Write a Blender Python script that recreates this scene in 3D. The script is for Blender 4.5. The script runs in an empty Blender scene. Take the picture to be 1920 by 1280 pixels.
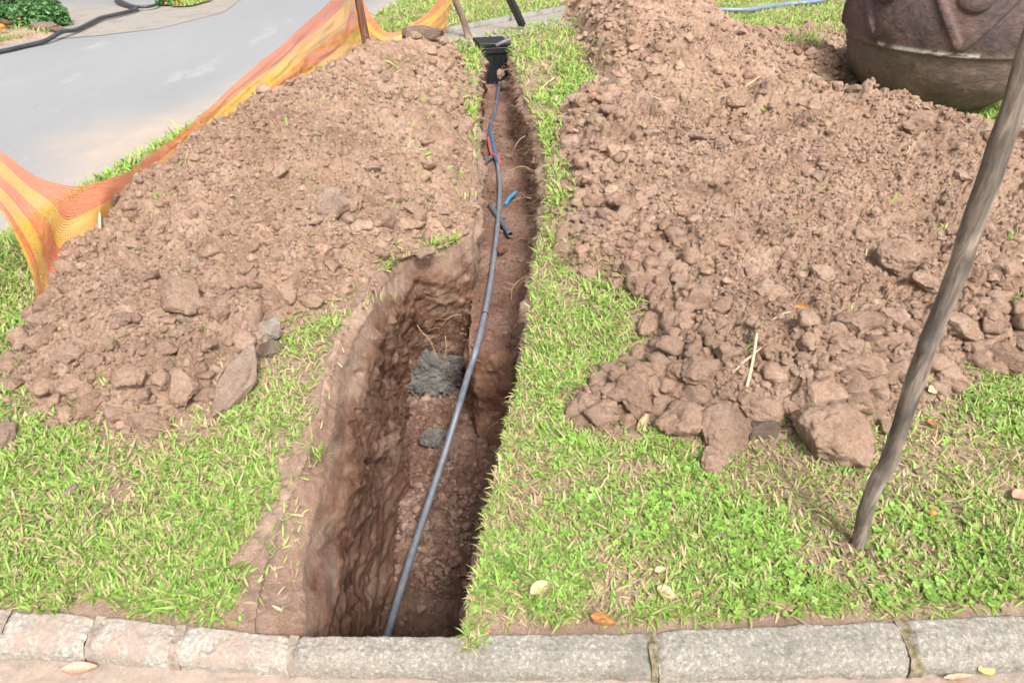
import bpy, bmesh, math, random
import numpy as np
from mathutils import Vector, Matrix

# ------------------------------------------------------------------ camera, sky, sun, exposure
SC = bpy.context.scene
COL = SC.collection
H = 1.65; TH = math.radians(35.0); F = 1280.0
cd = bpy.data.cameras.new("camera"); cam = bpy.data.objects.new("camera", cd); COL.objects.link(cam)
cam.location = (0, 0, H); cam.rotation_euler = (math.pi/2 - TH, 0, 0)
cd.sensor_width = 36; cd.lens = 24; cd.clip_start = 0.05; cd.clip_end = 500
cd.dof.use_dof = True; cd.dof.focus_distance = 3.0; cd.dof.aperture_fstop = 5.6
SC.camera = cam
SUN_EL, SUN_AZ = math.radians(53), math.radians(160)     # azimuth measured clockwise from +Y
w = bpy.data.worlds.new("World"); SC.world = w; w.use_nodes = True
nt = w.node_tree; bg = nt.nodes["Background"]; sk = nt.nodes.new("ShaderNodeTexSky")
sk.sky_type = 'NISHITA'; sk.sun_disc = False; sk.sun_elevation = SUN_EL; sk.sun_rotation = SUN_AZ
sk.dust_density = 6.0; sk.ozone_density = 0.6; sk.air_density = 1.0
hs = nt.nodes.new("ShaderNodeHueSaturation"); hs.inputs['Saturation'].default_value = 0.35
nt.links.new(sk.outputs[0], hs.inputs['Color']); nt.links.new(hs.outputs[0], bg.inputs[0]); bg.inputs[1].default_value = 0.125
sl = bpy.data.lights.new("sun", 'SUN'); so = bpy.data.objects.new("sun", sl); COL.objects.link(so)
sl.energy = 2.0; sl.angle = math.radians(13); sl.color = (1, .97, .93)
sd = Vector((math.sin(SUN_AZ)*math.cos(SUN_EL), math.cos(SUN_AZ)*math.cos(SUN_EL), math.sin(SUN_EL)))
so.rotation_euler = sd.to_track_quat('Z', 'Y').to_euler(); so.location = sd*20
vs = SC.view_settings; vs.view_transform = 'Standard'; vs.look = 'None'; vs.exposure = 1.08; vs.gamma = 1

rng = np.random.default_rng(7); random.seed(7)

# ------------------------------------------------------------------ helpers
def ray(px, py):
    a = (px-960)/F; b = (640-py)/F
    return np.array([a, math.cos(TH)+b*math.sin(TH), -math.sin(TH)+b*math.cos(TH)])
def P(px, py, z=0.0):
    d = ray(px, py); t = (z-H)/d[2]; return np.array([d[0]*t, d[1]*t, z])
def R(px, py, Y):
    d = ray(px, py); t = Y/d[1]; return np.array([d[0]*t, Y, H+d[2]*t])
def zc(y, z=0.0): return y*math.cos(TH)+(H-z)*math.sin(TH)

def hsh(ix, iy, iz, seed):
    h = (ix.astype(np.int64)*374761393 + iy.astype(np.int64)*668265263 + iz*2147483647 + seed*1274126177) & 0xffffffff
    h = ((h ^ (h >> 13))*1274126177) & 0xffffffff
    h = ((h ^ (h >> 16))*2246822519) & 0xffffffff
    h = h ^ (h >> 15)
    return h.astype(np.float64)/4294967296.0
def vn2(x, y, seed=0):
    ix = np.floor(x); iy = np.floor(y); fx = x-ix; fy = y-iy
    ux = fx*fx*(3-2*fx); uy = fy*fy*(3-2*fy)
    a = hsh(ix, iy, 0, seed); b = hsh(ix+1, iy, 0, seed); c = hsh(ix, iy+1, 0, seed); d = hsh(ix+1, iy+1, 0, seed)
    return (a*(1-ux)+b*ux)*(1-uy)+(c*(1-ux)+d*ux)*uy
def fbm(x, y, f, o=3, seed=0, g=.5):
    r = 0; a = 1; s = 0
    for k in range(o):
        r = r+a*(vn2(x*f+17.3*k, y*f-9.1*k, seed+k)-.5)*2; s += a; a *= g; f *= 2.03
    return r/s
def vn3(p, seed=0):
    i = np.floor(p); f = p-i; u = f*f*(3-2*f); r = 0
    for dx in (0, 1):
        for dy in (0, 1):
            for dz in (0, 1):
                wgt = (u[:, 0] if dx else 1-u[:, 0])*(u[:, 1] if dy else 1-u[:, 1])*(u[:, 2] if dz else 1-u[:, 2])
                r = r+wgt*hsh(i[:, 0]+dx, i[:, 1]+dy, (i[:, 2]+dz).astype(np.int64), seed)
    return r*2-1
def worley(x, y, seed=0):
    ix = np.floor(x); iy = np.floor(y); f1 = np.full(x.shape, 9.); f2 = np.full(x.shape, 9.); idv = np.zeros(x.shape)
    for dx in (-1, 0, 1):
        for dy in (-1, 0, 1):
            cx = ix+dx; cy = iy+dy
            px = cx+hsh(cx, cy, 0, seed); py = cy+hsh(cx, cy, 0, seed+50)
            d = np.hypot(px-x, py-y); m = d < f1
            f2 = np.where(m, f1, np.minimum(f2, d)); idv = np.where(m, hsh(cx, cy, 0, seed+99), idv); f1 = np.where(m, d, f1)
    return f1, f2, idv
def smooth(t): t = np.clip(t, 0, 1); return t*t*(3-2*t)
def inpoly(x, y, poly):
    r = np.zeros(np.shape(x), bool); n = len(poly); j = n-1
    for i in range(n):
        xi, yi = poly[i][:2]; xj, yj = poly[j][:2]
        c = ((yi > y) != (yj > y)) & (x < (xj-xi)*(y-yi)/((yj-yi) or 1e-12)+xi); r ^= c; j = i
    return r
def dseg(x, y, pts, closed=False, vals=None):
    D = np.full(np.shape(x), 1e9); V = np.zeros(np.shape(x)); n = len(pts)
    for i in range(n if closed else n-1):
        a = pts[i]; b = pts[(i+1) % n]; dx = b[0]-a[0]; dy = b[1]-a[1]; L = dx*dx+dy*dy+1e-12
        t = np.clip(((x-a[0])*dx+(y-a[1])*dy)/L, 0, 1); d = np.hypot(x-a[0]-t*dx, y-a[1]-t*dy); m = d < D
        if vals is not None: V = np.where(m, vals[i]*(1-t)+vals[(i+1) % n]*t, V)
        D = np.where(m, d, D)
    return (D, V) if vals is not None else D

def tag(o, label=None, cat=None, group=None, kind=None):
    if label: o['label'] = label
    if cat: o['category'] = cat
    if group: o['group'] = group
    if kind: o['kind'] = kind
    return o
def link(name, me, mat=None, parent=None, loc=None):
    if mat and not me.materials: me.materials.append(mat)
    o = bpy.data.objects.new(name, me); COL.objects.link(o)
    if parent: o.parent = parent
    if loc is not None: o.location = loc
    return o
def empty(name, loc=(0, 0, 0), rz=0):
    o = bpy.data.objects.new(name, None); COL.objects.link(o); o.location = loc; o.rotation_euler[2] = rz; o.empty_display_size = .1
    return o
def mesh(name, V, Fs, mat=None, parent=None, col=None, uv=None, sm=True, loc=None):
    """V (n,3); Fs list of face arrays of equal arity each"""
    V = np.asarray(V, np.float32); Fs = [np.asarray(f, np.int32) for f in Fs if len(f)]
    me = bpy.data.meshes.new(name); me.vertices.add(len(V)); me.vertices.foreach_set('co', V.ravel())
    nl = sum(f.size for f in Fs); nf = sum(len(f) for f in Fs)
    me.loops.add(nl); me.polygons.add(nf)
    li = np.concatenate([f.ravel() for f in Fs]); me.loops.foreach_set('vertex_index', li)
    tot = np.concatenate([np.full(len(f), f.shape[1], np.int32) for f in Fs]); st = np.concatenate([[0], np.cumsum(tot)[:-1]]).astype(np.int32)
    me.polygons.foreach_set('loop_start', st)
    me.polygons.foreach_set('use_smooth', np.full(nf, sm)); me.update(calc_edges=True)
    if col is not None:
        at = me.color_attributes.new('tint', 'FLOAT_COLOR', 'POINT')
        c = np.ones((len(V), 4), np.float32); c[:, :col.shape[1]] = col; at.data.foreach_set('color', c.ravel())
    if uv is not None:
        ul = me.uv_layers.new(name='UVMap'); ul.data.foreach_set('uv', np.asarray(uv, np.float32)[li].ravel())
    me.validate()
    return link(name, me, mat, parent, loc)
def gridF(nr, nc, closed=False):
    i = np.arange(nr-1)[:, None]*nc; j = np.arange(nc if closed else nc-1)[None, :]; j2 = (j+1) % nc
    return np.stack([i+j, i+j2, i+nc+j2, i+nc+j], -1).reshape(-1, 4)
def catmull(pts, n):
    p = np.asarray(pts, float); p = np.vstack([2*p[0]-p[1], p, 2*p[-1]-p[-2]]); out = []
    for i in range(1, len(p)-2):
        t = np.linspace(0, 1, n, endpoint=False)[:, None]
        out.append(.5*((2*p[i])+(-p[i-1]+p[i+1])*t+(2*p[i-1]-5*p[i]+4*p[i+1]-p[i+2])*t**2+(-p[i-1]+3*p[i]-3*p[i+1]+p[i+2])*t**3))
    out.append(p[-2][None]); return np.vstack(out)
def tubeVF(path, rad, sides=12, cap=True, prof=None):
    path = np.asarray(path, float); n = len(path); rad = np.broadcast_to(rad, (n,)).astype(float)
    tg = np.gradient(path, axis=0); tg /= np.linalg.norm(tg, axis=1)[:, None]+1e-12
    up = np.array([0, 0, 1.]) if abs(tg[0][2]) < .9 else np.array([0, 1., 0]); a = np.cross(tg[0], up); a /= np.linalg.norm(a)
    V = []; ang = np.linspace(0, 2*np.pi, sides, endpoint=False)
    for i in range(n):
        a = a-tg[i]*a.dot(tg[i]); a /= np.linalg.norm(a); b = np.cross(tg[i], a)
        V.append(path[i]+rad[i]*(np.cos(ang)[:, None]*a+np.sin(ang)[:, None]*b))
    V = np.vstack(V); Fq = gridF(n, sides, True); T = []
    if cap:
        V = np.vstack([V, path[:1], path[-1:]]); c0 = n*sides; k = np.arange(sides); k2 = (k+1) % sides
        T = np.vstack([np.stack([np.full(sides, c0), k2, k], 1), np.stack([np.full(sides, c0+1), (n-1)*sides+k, (n-1)*sides+k2], 1)])
    return V, [Fq, T] if cap else [Fq]
def tube(name, path, rad, mat, parent=None, sides=12, cap=True, loc=None):
    V, Fs = tubeVF(path, rad, sides, cap); return mesh(name, V, Fs, mat, parent, loc=loc)
def bmobj(name, bm, mat, parent=None, sm=False, loc=None):
    me = bpy.data.meshes.new(name); bm.to_mesh(me); bm.free()
    if sm: me.polygons.foreach_set('use_smooth', [True]*len(me.polygons))
    return link(name, me, mat, parent, loc)
def boxbm(bm, lo, hi, bev=0):
    r = bmesh.ops.create_cube(bm, size=1); lo = np.array(lo); hi = np.array(hi)
    for v in r['verts']: v.co = Vector((lo+hi)/2+np.array(v.co)*(hi-lo))
    if bev: bmesh.ops.bevel(bm, geom=list({e for v in r['verts'] for e in v.link_edges}), offset=bev, segments=2, affect='EDGES')

# ------------------------------------------------------------------ materials
class NT:
    def __init__(s, name, rough=.9, spec=.3):
        s.m = bpy.data.materials.new(name); s.m.use_nodes = True; s.t = s.m.node_tree; s.b = s.t.nodes['Principled BSDF']
        s.b.inputs['Roughness'].default_value = rough; s.b.inputs['Specular IOR Level'].default_value = spec
        s.c = s.t.nodes.new('ShaderNodeTexCoord')
    def n(s, t, **k):
        x = s.t.nodes.new('ShaderNode'+t)
        for a, b in k.items():
            if a in x.inputs: x.inputs[a].default_value = b
            else: setattr(x, a, b)
        return x
    def l(s, a, b): s.t.links.new(a, b)
    def coord(s, sc=(1, 1, 1), rot=(0, 0, 0), src='Object'):
        m = s.n('Mapping'); m.inputs['Scale'].default_value = sc; m.inputs['Rotation'].default_value = rot; s.l(s.c.outputs[src], m.inputs[0]); return m.outputs[0]
    def noise(s, sc, det=4, rough=.6, vec=None, dist=0):
        x = s.n('TexNoise', Scale=sc, Detail=det, Roughness=rough, Distortion=dist); s.l(vec or s.c.outputs['Object'], x.inputs['Vector']); return x.outputs['Fac']
    def ramp(s, fac, stops, mode='LINEAR'):
        r = s.n('ValToRGB'); e = r.color_ramp; e.interpolation = mode
        while len(e.elements) < len(stops): e.elements.new(.5)
        for k, (p, c) in enumerate(stops):
            e.elements[k].position = p; e.elements[k].color = (*c, 1) if len(c) == 3 else c
        s.l(fac, r.inputs[0]); return r.outputs[0]
    def mix(s, f, a, b, mode='MIX'):
        x = s.n('Mix', data_type='RGBA', blend_type=mode); ia = x.inputs[6]; ib = x.inputs[7]
        for v, i in ((f, x.inputs[0]), (a, ia), (b, ib)):
            if isinstance(v, (int, float)): i.default_value = v
            elif isinstance(v, tuple): i.default_value = (*v, 1)
            else: s.l(v, i)
        return x.outputs[2]
    def col(s, c): s.l(c, s.b.inputs['Base Color'])
    def bump(s, h, dist=.005, st=1.0, prev=None):
        b = s.n('Bump', Strength=st, Distance=dist); s.l(h, b.inputs['Height'])
        if prev: s.l(prev, b.inputs['Normal'])
        s.l(b.outputs[0], s.b.inputs['Normal']); return b.outputs[0]
    def attr(s, name='tint'):
        a = s.n('Attribute', attribute_name=name); return a.outputs['Color']
def g(v): return (v, v, v)

def soil_mat(name, dark, mid, light, useattr=False, sc=1.0):
    m = NT(name, .95, .15)
    oi = m.n('ObjectInfo'); va = m.n('VectorMath', operation='ADD'); m.l(m.c.outputs['Object'], va.inputs[0]); m.l(oi.outputs['Location'], va.inputs[1]); va = va.outputs[0]
    big = m.noise(3.5*sc, 5, .6, va); sm = m.noise(40*sc, 6, .7, va); fine = m.noise(260*sc, 5, .75, va)
    c = m.ramp(big, [(.3, dark), (.5, mid), (.72, light)])
    c2 = m.ramp(sm, [(.3, g(.62)), (.55, g(1.0)), (.8, g(1.28))]); c = m.mix(1.0, c, c2, 'MULTIPLY')
    f2 = m.ramp(fine, [(.35, g(.82)), (.65, g(1.12))]); c = m.mix(1.0, c, f2, 'MULTIPLY')
    if useattr: c = m.mix(1.0, c, m.attr(), 'MULTIPLY')
    m.col(c); b = m.bump(sm, .016, .9); b = m.bump(m.noise(110*sc, 4, .7), .006, .8, b); b = m.bump(fine, .005, 1.0, b)
    return m.m
HEAPD, HEAPM, HEAPL = (.265, .17, .118), (.385, .255, .178), (.48, .34, .25)
M_heap = soil_mat('heap_soil', HEAPD, HEAPM, HEAPL)
M_clod = soil_mat('clod_soil', (.35, .225, .155), (.42, .28, .20), (.50, .355, .265), True, 1.7)
M_ground = soil_mat('ground_soil', (.29, .195, .14), (.38, .265, .195), (.46, .335, .26))
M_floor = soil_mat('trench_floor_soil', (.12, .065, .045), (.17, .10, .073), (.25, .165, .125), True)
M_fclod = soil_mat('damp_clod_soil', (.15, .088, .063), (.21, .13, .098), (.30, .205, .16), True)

def wall_mat():
    m = NT('trench_wall_soil', .8, .3)
    v = m.coord((1, .45, 1.0), (.9, 0, 0)); st = m.noise(13, 7, .72, v, .2); st2 = m.noise(7, 4, .6, v)
    fine = m.noise(180, 5, .7); mid = m.noise(30, 5, .65)
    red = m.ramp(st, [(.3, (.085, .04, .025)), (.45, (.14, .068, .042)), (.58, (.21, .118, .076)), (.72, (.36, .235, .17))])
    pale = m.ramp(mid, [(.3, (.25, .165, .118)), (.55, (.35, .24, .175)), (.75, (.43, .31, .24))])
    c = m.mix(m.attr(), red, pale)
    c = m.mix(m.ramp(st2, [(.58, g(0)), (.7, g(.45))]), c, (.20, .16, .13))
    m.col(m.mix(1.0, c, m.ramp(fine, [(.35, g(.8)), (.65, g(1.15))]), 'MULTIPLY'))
    b = m.bump(st, .006, .4); b = m.bump(mid, .012, .8, b); m.bump(fine, .004, 1.0, b); return m.m
M_wall = wall_mat()

def grass_mat():
    m = NT('grass_blade', .5, .35); a = m.attr(); m.col(a)
    tr = m.n('BsdfTranslucent'); m.l(a, tr.inputs[0]); mx = m.n('MixShader'); mx.inputs[0].default_value = .35
    out = m.t.nodes['Material Output']; m.l(m.b.outputs[0], mx.inputs[1]); m.l(tr.outputs[0], mx.inputs[2]); m.l(mx.outputs[0], out.inputs[0]); return m.m
M_grass = grass_mat()

def asphalt():
    m = NT('asphalt', .8, .35)
    a = m.noise(.35, 5, .6, m.coord((1, .35, 1), (0, 0, .2))); b = m.noise(2.2, 6, .65, m.coord((1, .4, 1), (0, 0, .25))); f = m.noise(150, 3, .7)
    c = m.ramp(a, [(.3, (.195, .20, .205)), (.55, (.225, .23, .234)), (.75, (.26, .262, .262))])
    c = m.mix(m.ramp(b, [(.60, g(0)), (.72, g(.45))]), c, (.35, .345, .335))
    c = m.mix(1.0, c, m.ramp(f, [(.3, g(.8)), (.7, g(1.18))]), 'MULTIPLY'); c = m.mix(m.ramp(m.noise(5, 7, .75, m.coord((1, .5, 1))), [(.58, g(0)), (.68, g(.35))]), c, (.17, .165, .16))
    p = m.ramp(m.noise(1.0, 5, .65), [(.5, g(0)), (.7, g(1))])
    dust = m.ramp(m.attr(), [(0, g(0)), (1, g(1))]); d2 = m.mix(1.0, dust, m.ramp(m.noise(3, 5, .7), [(.3, g(.25)), (.65, g(1))]), 'MULTIPLY')
    c = m.mix(d2, c, (.36, .29, .235)); m.col(c); m.bump(f, .003, .5); return m.m
M_road = asphalt()

def concrete(name, base, speck=.5, dusty=(.38, .28, .22), dw=.5):
    m = NT(name, .9, .25)
    ag = m.n('TexVoronoi', Scale=170.0); m.l(m.c.outputs['Object'], ag.inputs[0])
    sp = m.noise(95, 5, .85); lo = m.noise(7, 5, .65)
    lt = tuple(min(.8, x*1.95) for x in base); dk = tuple(x*.42 for x in base)
    c = m.ramp(sp, [(.37, dk), (.46, base), (.54, base), (.61, lt)])
    c = m.mix(speck, m.ramp(lo, [(.3, tuple(x*.85 for x in base)), (.7, tuple(x*1.15 for x in base))]), c)
    c = m.mix(m.ramp(m.noise(3.3, 6, .7), [(.52, g(0)), (.66, g(.55))]), c, tuple(x*.5 for x in base))
    du = m.mix(1.0, m.ramp(lo, [(.42, g(0)), (.62, g(dw))]), m.attr(), 'MULTIPLY'); c = m.mix(du, c, dusty)
    m.col(c); b = m.bump(sp, .004, .9); m.bump(lo, .01, .4, b); return m.m
M_kerb = concrete('kerb_concrete', (.245, .225, .19), .85)
M_kerbw = concrete('pale_kerb_concrete', (.335, .31, .27), .85, (.36, .255, .195), .6)
M_pave = concrete('dusty_paving', (.32, .26, .215), .4, (.36, .27, .21), .8)
M_path = concrete('path_concrete', (.25, .235, .215), .25, (.28, .22, .17), .5)

def simple(name, c1, c2, sc=20, rough=.6, spec=.4, bump=.0, coord=None, attr=False):
    m = NT(name, rough, spec); v = m.coord(coord) if coord else None; n = m.noise(sc, 5, .65, v)
    c = m.ramp(n, [(.35, c1), (.65, c2)])
    if attr: c = m.mix(1.0, c, m.attr(), 'MULTIPLY')
    m.col(c)
    if bump: m.bump(n, bump, 1)
    return m.m
M_pipe = simple('grey_pipe_plastic', (.10, .115, .14), (.19, .19, .195), 32, .45, .5)
_m = NT('muddy_grey_pipe', .42, .5); _c = _m.ramp(_m.noise(25, 5, .65), [(.3, (.10, .12, .155)), (.6, (.165, .18, .21))]); _c = _m.mix(_m.ramp(_m.noise(11, 6, .75), [(.52, g(0)), (.66, g(.75))]), _c, (.27, .19, .145)); _m.col(_c); M_pipe = _m.m
M_cblue = simple('blue_cable', (.03, .12, .28), (.05, .17, .36), 30, .35, .5)
M_cgrey = simple('slate_cable', (.07, .09, .14), (.11, .13, .19), 30, .35, .5)
M_red = simple('red_cable', (.55, .06, .03), (.7, .10, .05), 30, .4, .5)
M_pdark = simple('dark_pipe_plastic', (.06, .068, .08), (.13, .135, .145), 30, .4, .5)
M_pbl = simple('blue_pipe_plastic', (.03, .17, .33), (.06, .25, .42), 40, .35, .5)
M_box = simple('black_box_plastic', (.009, .010, .012), (.018, .019, .021), 18, .6, .25)
M_boxe = simple('scuffed_plastic_edge', (.10, .09, .085), (.2, .17, .15), 40, .6, .4)
M_hole = simple('dark_pipe_bore', (.006, .006, .006), (.01, .01, .01), 10, .9, .1)
M_steel = simple('black_painted_steel', (.015, .017, .019), (.035, .035, .036), 25, .5, .5)
M_root = simple('root_fibre', (.26, .16, .10), (.42, .29, .19), 60, .9, .2)
M_straw = simple('dry_stalk', (.45, .33, .2), (.6, .47, .32), 40, .8, .2)
M_hose = simple('black_hose', (.025, .027, .03), (.05, .052, .056), 10, .4, .5)
M_hoseb = simple('blue_grey_hose', (.12, .17, .24), (.17, .22, .30), 12, .35, .5)
M_rock = soil_mat('pale_rock', (.35, .24, .175), (.42, .30, .23), (.52, .40, .32), False, 2.5)
M_rockg = soil_mat('grey_white_rock', (.36, .28, .22), (.5, .42, .35), (.7, .64, .57), False, 6)
M_rockd = soil_mat('dark_grey_clod', (.18, .125, .095), (.25, .18, .14), (.34, .255, .2), False, 3)
M_redclod = soil_mat('reddish_clod', (.22, .10, .065), (.28, .14, .095), (.36, .2, .14), False, 3)
M_clay = soil_mat('grey_green_clay', (.16, .148, .125), (.27, .252, .225), (.42, .395, .355), False, 3)
M_wallb = simple('brown_garden_wall', (.12, .07, .055), (.2, .13, .11), 6, .9, .2, .01)
M_flower = simple('orange_petals', (.8, .16, .02), (.9, .28, .04), 30, .6, .3)

def wood(name, a, b, c_):
    m = NT(name, .85, .2); v = m.coord((1, 1, .12)); n = m.noise(60, 6, .7, v, .5); n2 = m.noise(9, 4, .6, m.coord((1, 1, .4)))
    c = m.ramp(n, [(.3, a), (.5, b), (.7, c_)]); c = m.mix(m.ramp(n2, [(.46, g(.0)), (.6, g(.8))]), c, a); m.col(c); m.bump(n, .006, .9); return m.m
M_wood = wood('weathered_wood', (.07, .06, .054), (.20, .165, .135), (.36, .295, .235))
M_wood2 = wood('brown_wood', (.075, .035, .02), (.15, .075, .045), (.21, .12, .08))
M_wood3 = wood('pale_brown_wood', (.12, .085, .065), (.2, .145, .115), (.29, .22, .17))

def leafm(name, a, b):
    m = NT(name, .6, .3); m.col(m.ramp(m.noise(90, 4, .6), [(.35, a), (.65, b)])); return m.m
M_lcream = leafm('cream_dry_leaf', (.40, .29, .16), (.54, .42, .26))
M_ltan = leafm('tan_dry_leaf', (.36, .23, .13), (.5, .35, .22))
M_lorange = leafm('orange_brown_leaf', (.26, .11, .04), (.42, .2, .08))
M_lbrown = leafm('brown_dry_leaf', (.26, .15, .10), (.38, .24, .16))
M_lyel = leafm('yellow_leaf', (.6, .42, .1), (.7, .52, .2))
M_lpink = leafm('reddish_leaf', (.5, .22, .15), (.6, .32, .22))

def net_mat():
    m = NT('safety_netting', .6, .3)
    uv = m.n('UVMap'); sep = m.n('SeparateXYZ'); m.l(uv.outputs[0], sep.inputs[0])
    O = (.90, .25, .11); Y = (.95, .52, .10)
    c = m.ramp(sep.outputs[1], [(0, O), (.19, Y), (.41, O), (.60, Y), (.77, O), (.93, Y)], 'CONSTANT')
    n = m.noise(5, 3, .5); c = m.mix(m.ramp(n, [(.35, g(0)), (.7, g(.25))]), c, (.9, .55, .42))
    def lines(out, freq, thr):
        a = m.n('Math', operation='MULTIPLY'); m.l(out, a.inputs[0]); a.inputs[1].default_value = freq
        f = m.n('Math', operation='FRACT'); m.l(a.outputs[0], f.inputs[0]); t = m.n('Math', operation='LESS_THAN'); m.l(f.outputs[0], t.inputs[0]); t.inputs[1].default_value = thr
        return t.outputs[0]
    l1 = lines(sep.outputs[1], 56, .62); l2 = lines(sep.outputs[0], 110, .28)
    mx = m.n('Math', operation='MAXIMUM'); m.l(l1, mx.inputs[0]); m.l(l2, mx.inputs[1])
    m.col(c); tr = m.n('BsdfTranslucent'); m.l(c, tr.inputs[0]); ms = m.n('MixShader'); ms.inputs[0].default_value = .5
    m.l(m.b.outputs[0], ms.inputs[1]); m.l(tr.outputs[0], ms.inputs[2])
    tp = m.n('BsdfTransparent'); m2 = m.n('MixShader'); m.l(mx.outputs[0], m2.inputs[0]); m.l(tp.outputs[0], m2.inputs[1]); m.l(ms.outputs[0], m2.inputs[2])
    m.l(m2.outputs[0], m.t.nodes['Material Output'].inputs[0]); return m.m
M_net = net_mat()

def pot_mat():
    m = NT('terracotta_pot', .75, .3); v = m.coord((1, 1, 2.2)); n = m.noise(3.5, 5, .65); s = m.noise(26, 5, .7, v); f = m.noise(120, 4, .7, m.coord((1, 1, 3)))
    up = m.ramp(n, [(.35, (.075, .056, .055)), (.52, (.12, .08, .07)), (.7, (.20, .105, .085))])
    lo = m.ramp(n, [(.35, (.10, .075, .062)), (.6, (.15, .11, .088)), (.75, (.2, .15, .11))])
    c = m.mix(m.attr('zone'), lo, up); c = m.mix(1.0, c, m.ramp(s, [(.3, g(.7)), (.7, g(1.3))]), 'MULTIPLY')
    c = m.mix(m.ramp(f, [(.66, g(0)), (.74, g(.7))]), c, (.42, .36, .31)); c = m.mix(m.attr('tint'), c, (.55, .52, .49))
    m.col(c); b = m.bump(s, .012, .7); m.bump(f, .004, .8, b); return m.m
M_pot = pot_mat()

# ------------------------------------------------------------------ layout on the ground plane
def PP(l, z=0.0): return [P(a, b, z)[:2] for a, b in l]
# rim of the trench: (px, py, lip width, rim drop)
RIM_L = [(560, 1215, .17, .05), (552, 1150, .17, .06), (560, 1060, .16, .07), (575, 960, .11, .06), (598, 870, .07, .06), (622, 770, .055, .05), (645, 680, .05, .04), (672, 600, .07, .04),
         (700, 556, .05, .04), (708, 520, .05, .05), (738, 492, .05, .06), (786, 466, .05, .06), (838, 458, .05, .05), (884, 432, .04, .02),
         (893, 380, .04, .02), (893, 300, .04, .02), (891, 230, .05, .02), (895, 160, .05, .02), (903, 110, .04, .02), (905, 84, .04, .02)]
RIM_R = [(957, 72, .03, .01), (963, 110, .03, .01), (982, 170, .03, .01), (1008, 235, .03, .01), (1026, 300, .03, .01), (1030, 350, .03, .01), (1024, 410, .03, .01), (1010, 470, .03, .01), (1000, 530, .03, .01), (996, 600, .03, .01),
         (986, 680, .03, .01), (964, 760, .03, .01), (950, 830, .03, .01), (934, 900, .03, .01), (920, 970, .03, .01), (908, 1040, .03, .01), (893, 1110, .03, .01), (880, 1170, .03, .01), (876, 1215, .03, .01)]
D1, D2 = .42, 1.06
FOOT_L = [P(700, 1260, -D2), P(708, 1190, -D2), P(728, 1090, -D2), P(748, 980, -D2), P(768, 890, -D2), P(774, 830, -D2), P(772, 790, -D2), P(768, 765, -D2),
          P(764, 752, -D2), P(762, 740, -D2), P(770, 730, -D2), P(800, 724, -D2), P(845, 720, -D2), P(876, 716, -D2)]
FOOT_N = [P(902, 430, -D1), P(908, 345, -D1), P(903, 275, -D1), P(905, 200, -D1), P(908, 150, -D1), P(908, 130, -D1)]
FOOT_R = [P(955, 130, -D1), P(952, 165, -D1), P(958, 215, -D1), P(978, 285, -D1), P(990, 350, -D1), P(998, 410, -D1), P(1002, 460, -D1), P(1004, 520, -D1), P(1001, 580, -D1), P(998, 650, -D1)]
rimL = [P(a, b, 0) for a, b, _, _ in RIM_L]; rimR = [P(a, b, 0) for a, b, _, _ in RIM_R]
footR = FOOT_R+[np.array([r[0]+.02, r[1], -D2]) for r in rimR[10:]]
RIM = np.array(rimL+rimR); FOOT = np.array(FOOT_L+FOOT_N+footR); LIPW = np.array([a[2] for a in RIM_L+RIM_R]); DROP = np.array([a[3] for a in RIM_L+RIM_R])
TPOLY = [tuple(r[:2]) for r in RIM]

# heaps: footprint polygon and crest with heights
cl = [(185, 458, .21), (262, 382, .29), (345, 318, .38), (450, 226, .48), (560, 160, .52), (648, 115, .49), (718, 84, .43), (790, 86, .26)]
crestL = [P(a, b, h) for a, b, h in cl]
footL = PP([(15, 690), (50, 765), (120, 785), (240, 800), (330, 765), (420, 735), (490, 670), (545, 620), (640, 572), (700, 505), (760, 462), (850, 440), (882, 400), (880, 300), (874, 200), (868, 130), (850, 92)]) \
    + [(c[0]-.25, c[1]+.5) for c in crestL[::-1][:3]]+[(c[0]-.5, c[1]+.3) for c in crestL[::-1][3:]]+PP([(100, 520), (60, 600)])
cr = [(1150, 330, .12), (1260, 225, .30), (1400, 170, .45), (1560, 162, .47), (1690, 203, .42), (1790, 245, .37), (1900, 262, .35), (2100, 300, .35)]
crestR = [P(a, b, h) for a, b, h in cr]
footRt = PP([(1062, 755), (1075, 800), (1140, 822), (1235, 800), (1320, 842), (1400, 830), (1500, 795), (1570, 840), (1640, 800), (1760, 742), (1850, 700), (1960, 670), (2200, 620)]) \
    + [tuple(P(2400, 400)[:2])]+[(c[0]+.05, c[1]+.42) for c in crestR[::-1][:6]]+PP([(1180, 150), (1110, 175), (1062, 190), (1046, 250), (1044, 300), (1064, 350), (1066, 430), (1060, 505), (1135, 520), (1200, 560), (1222, 640), (1160, 695)])
cb = [(1120, -30, .42), (1180, 20, .48), (1290, 70, .40), (1420, 96, .30), (1560, 108, .30)]
crestB = [P(a, b, h) for a, b, h in cb]
footB = PP([(1150, 185), (1105, 120), (1085, 70), (1052, 20), (1060, -60), (1150, -110), (1290, -80), (1340, 10), (1370, 55), (1440, 80), (1500, 60), (1600, 70), (1640, 120), (1640, 170), (1400, 220), (1200, 220)])

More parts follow.
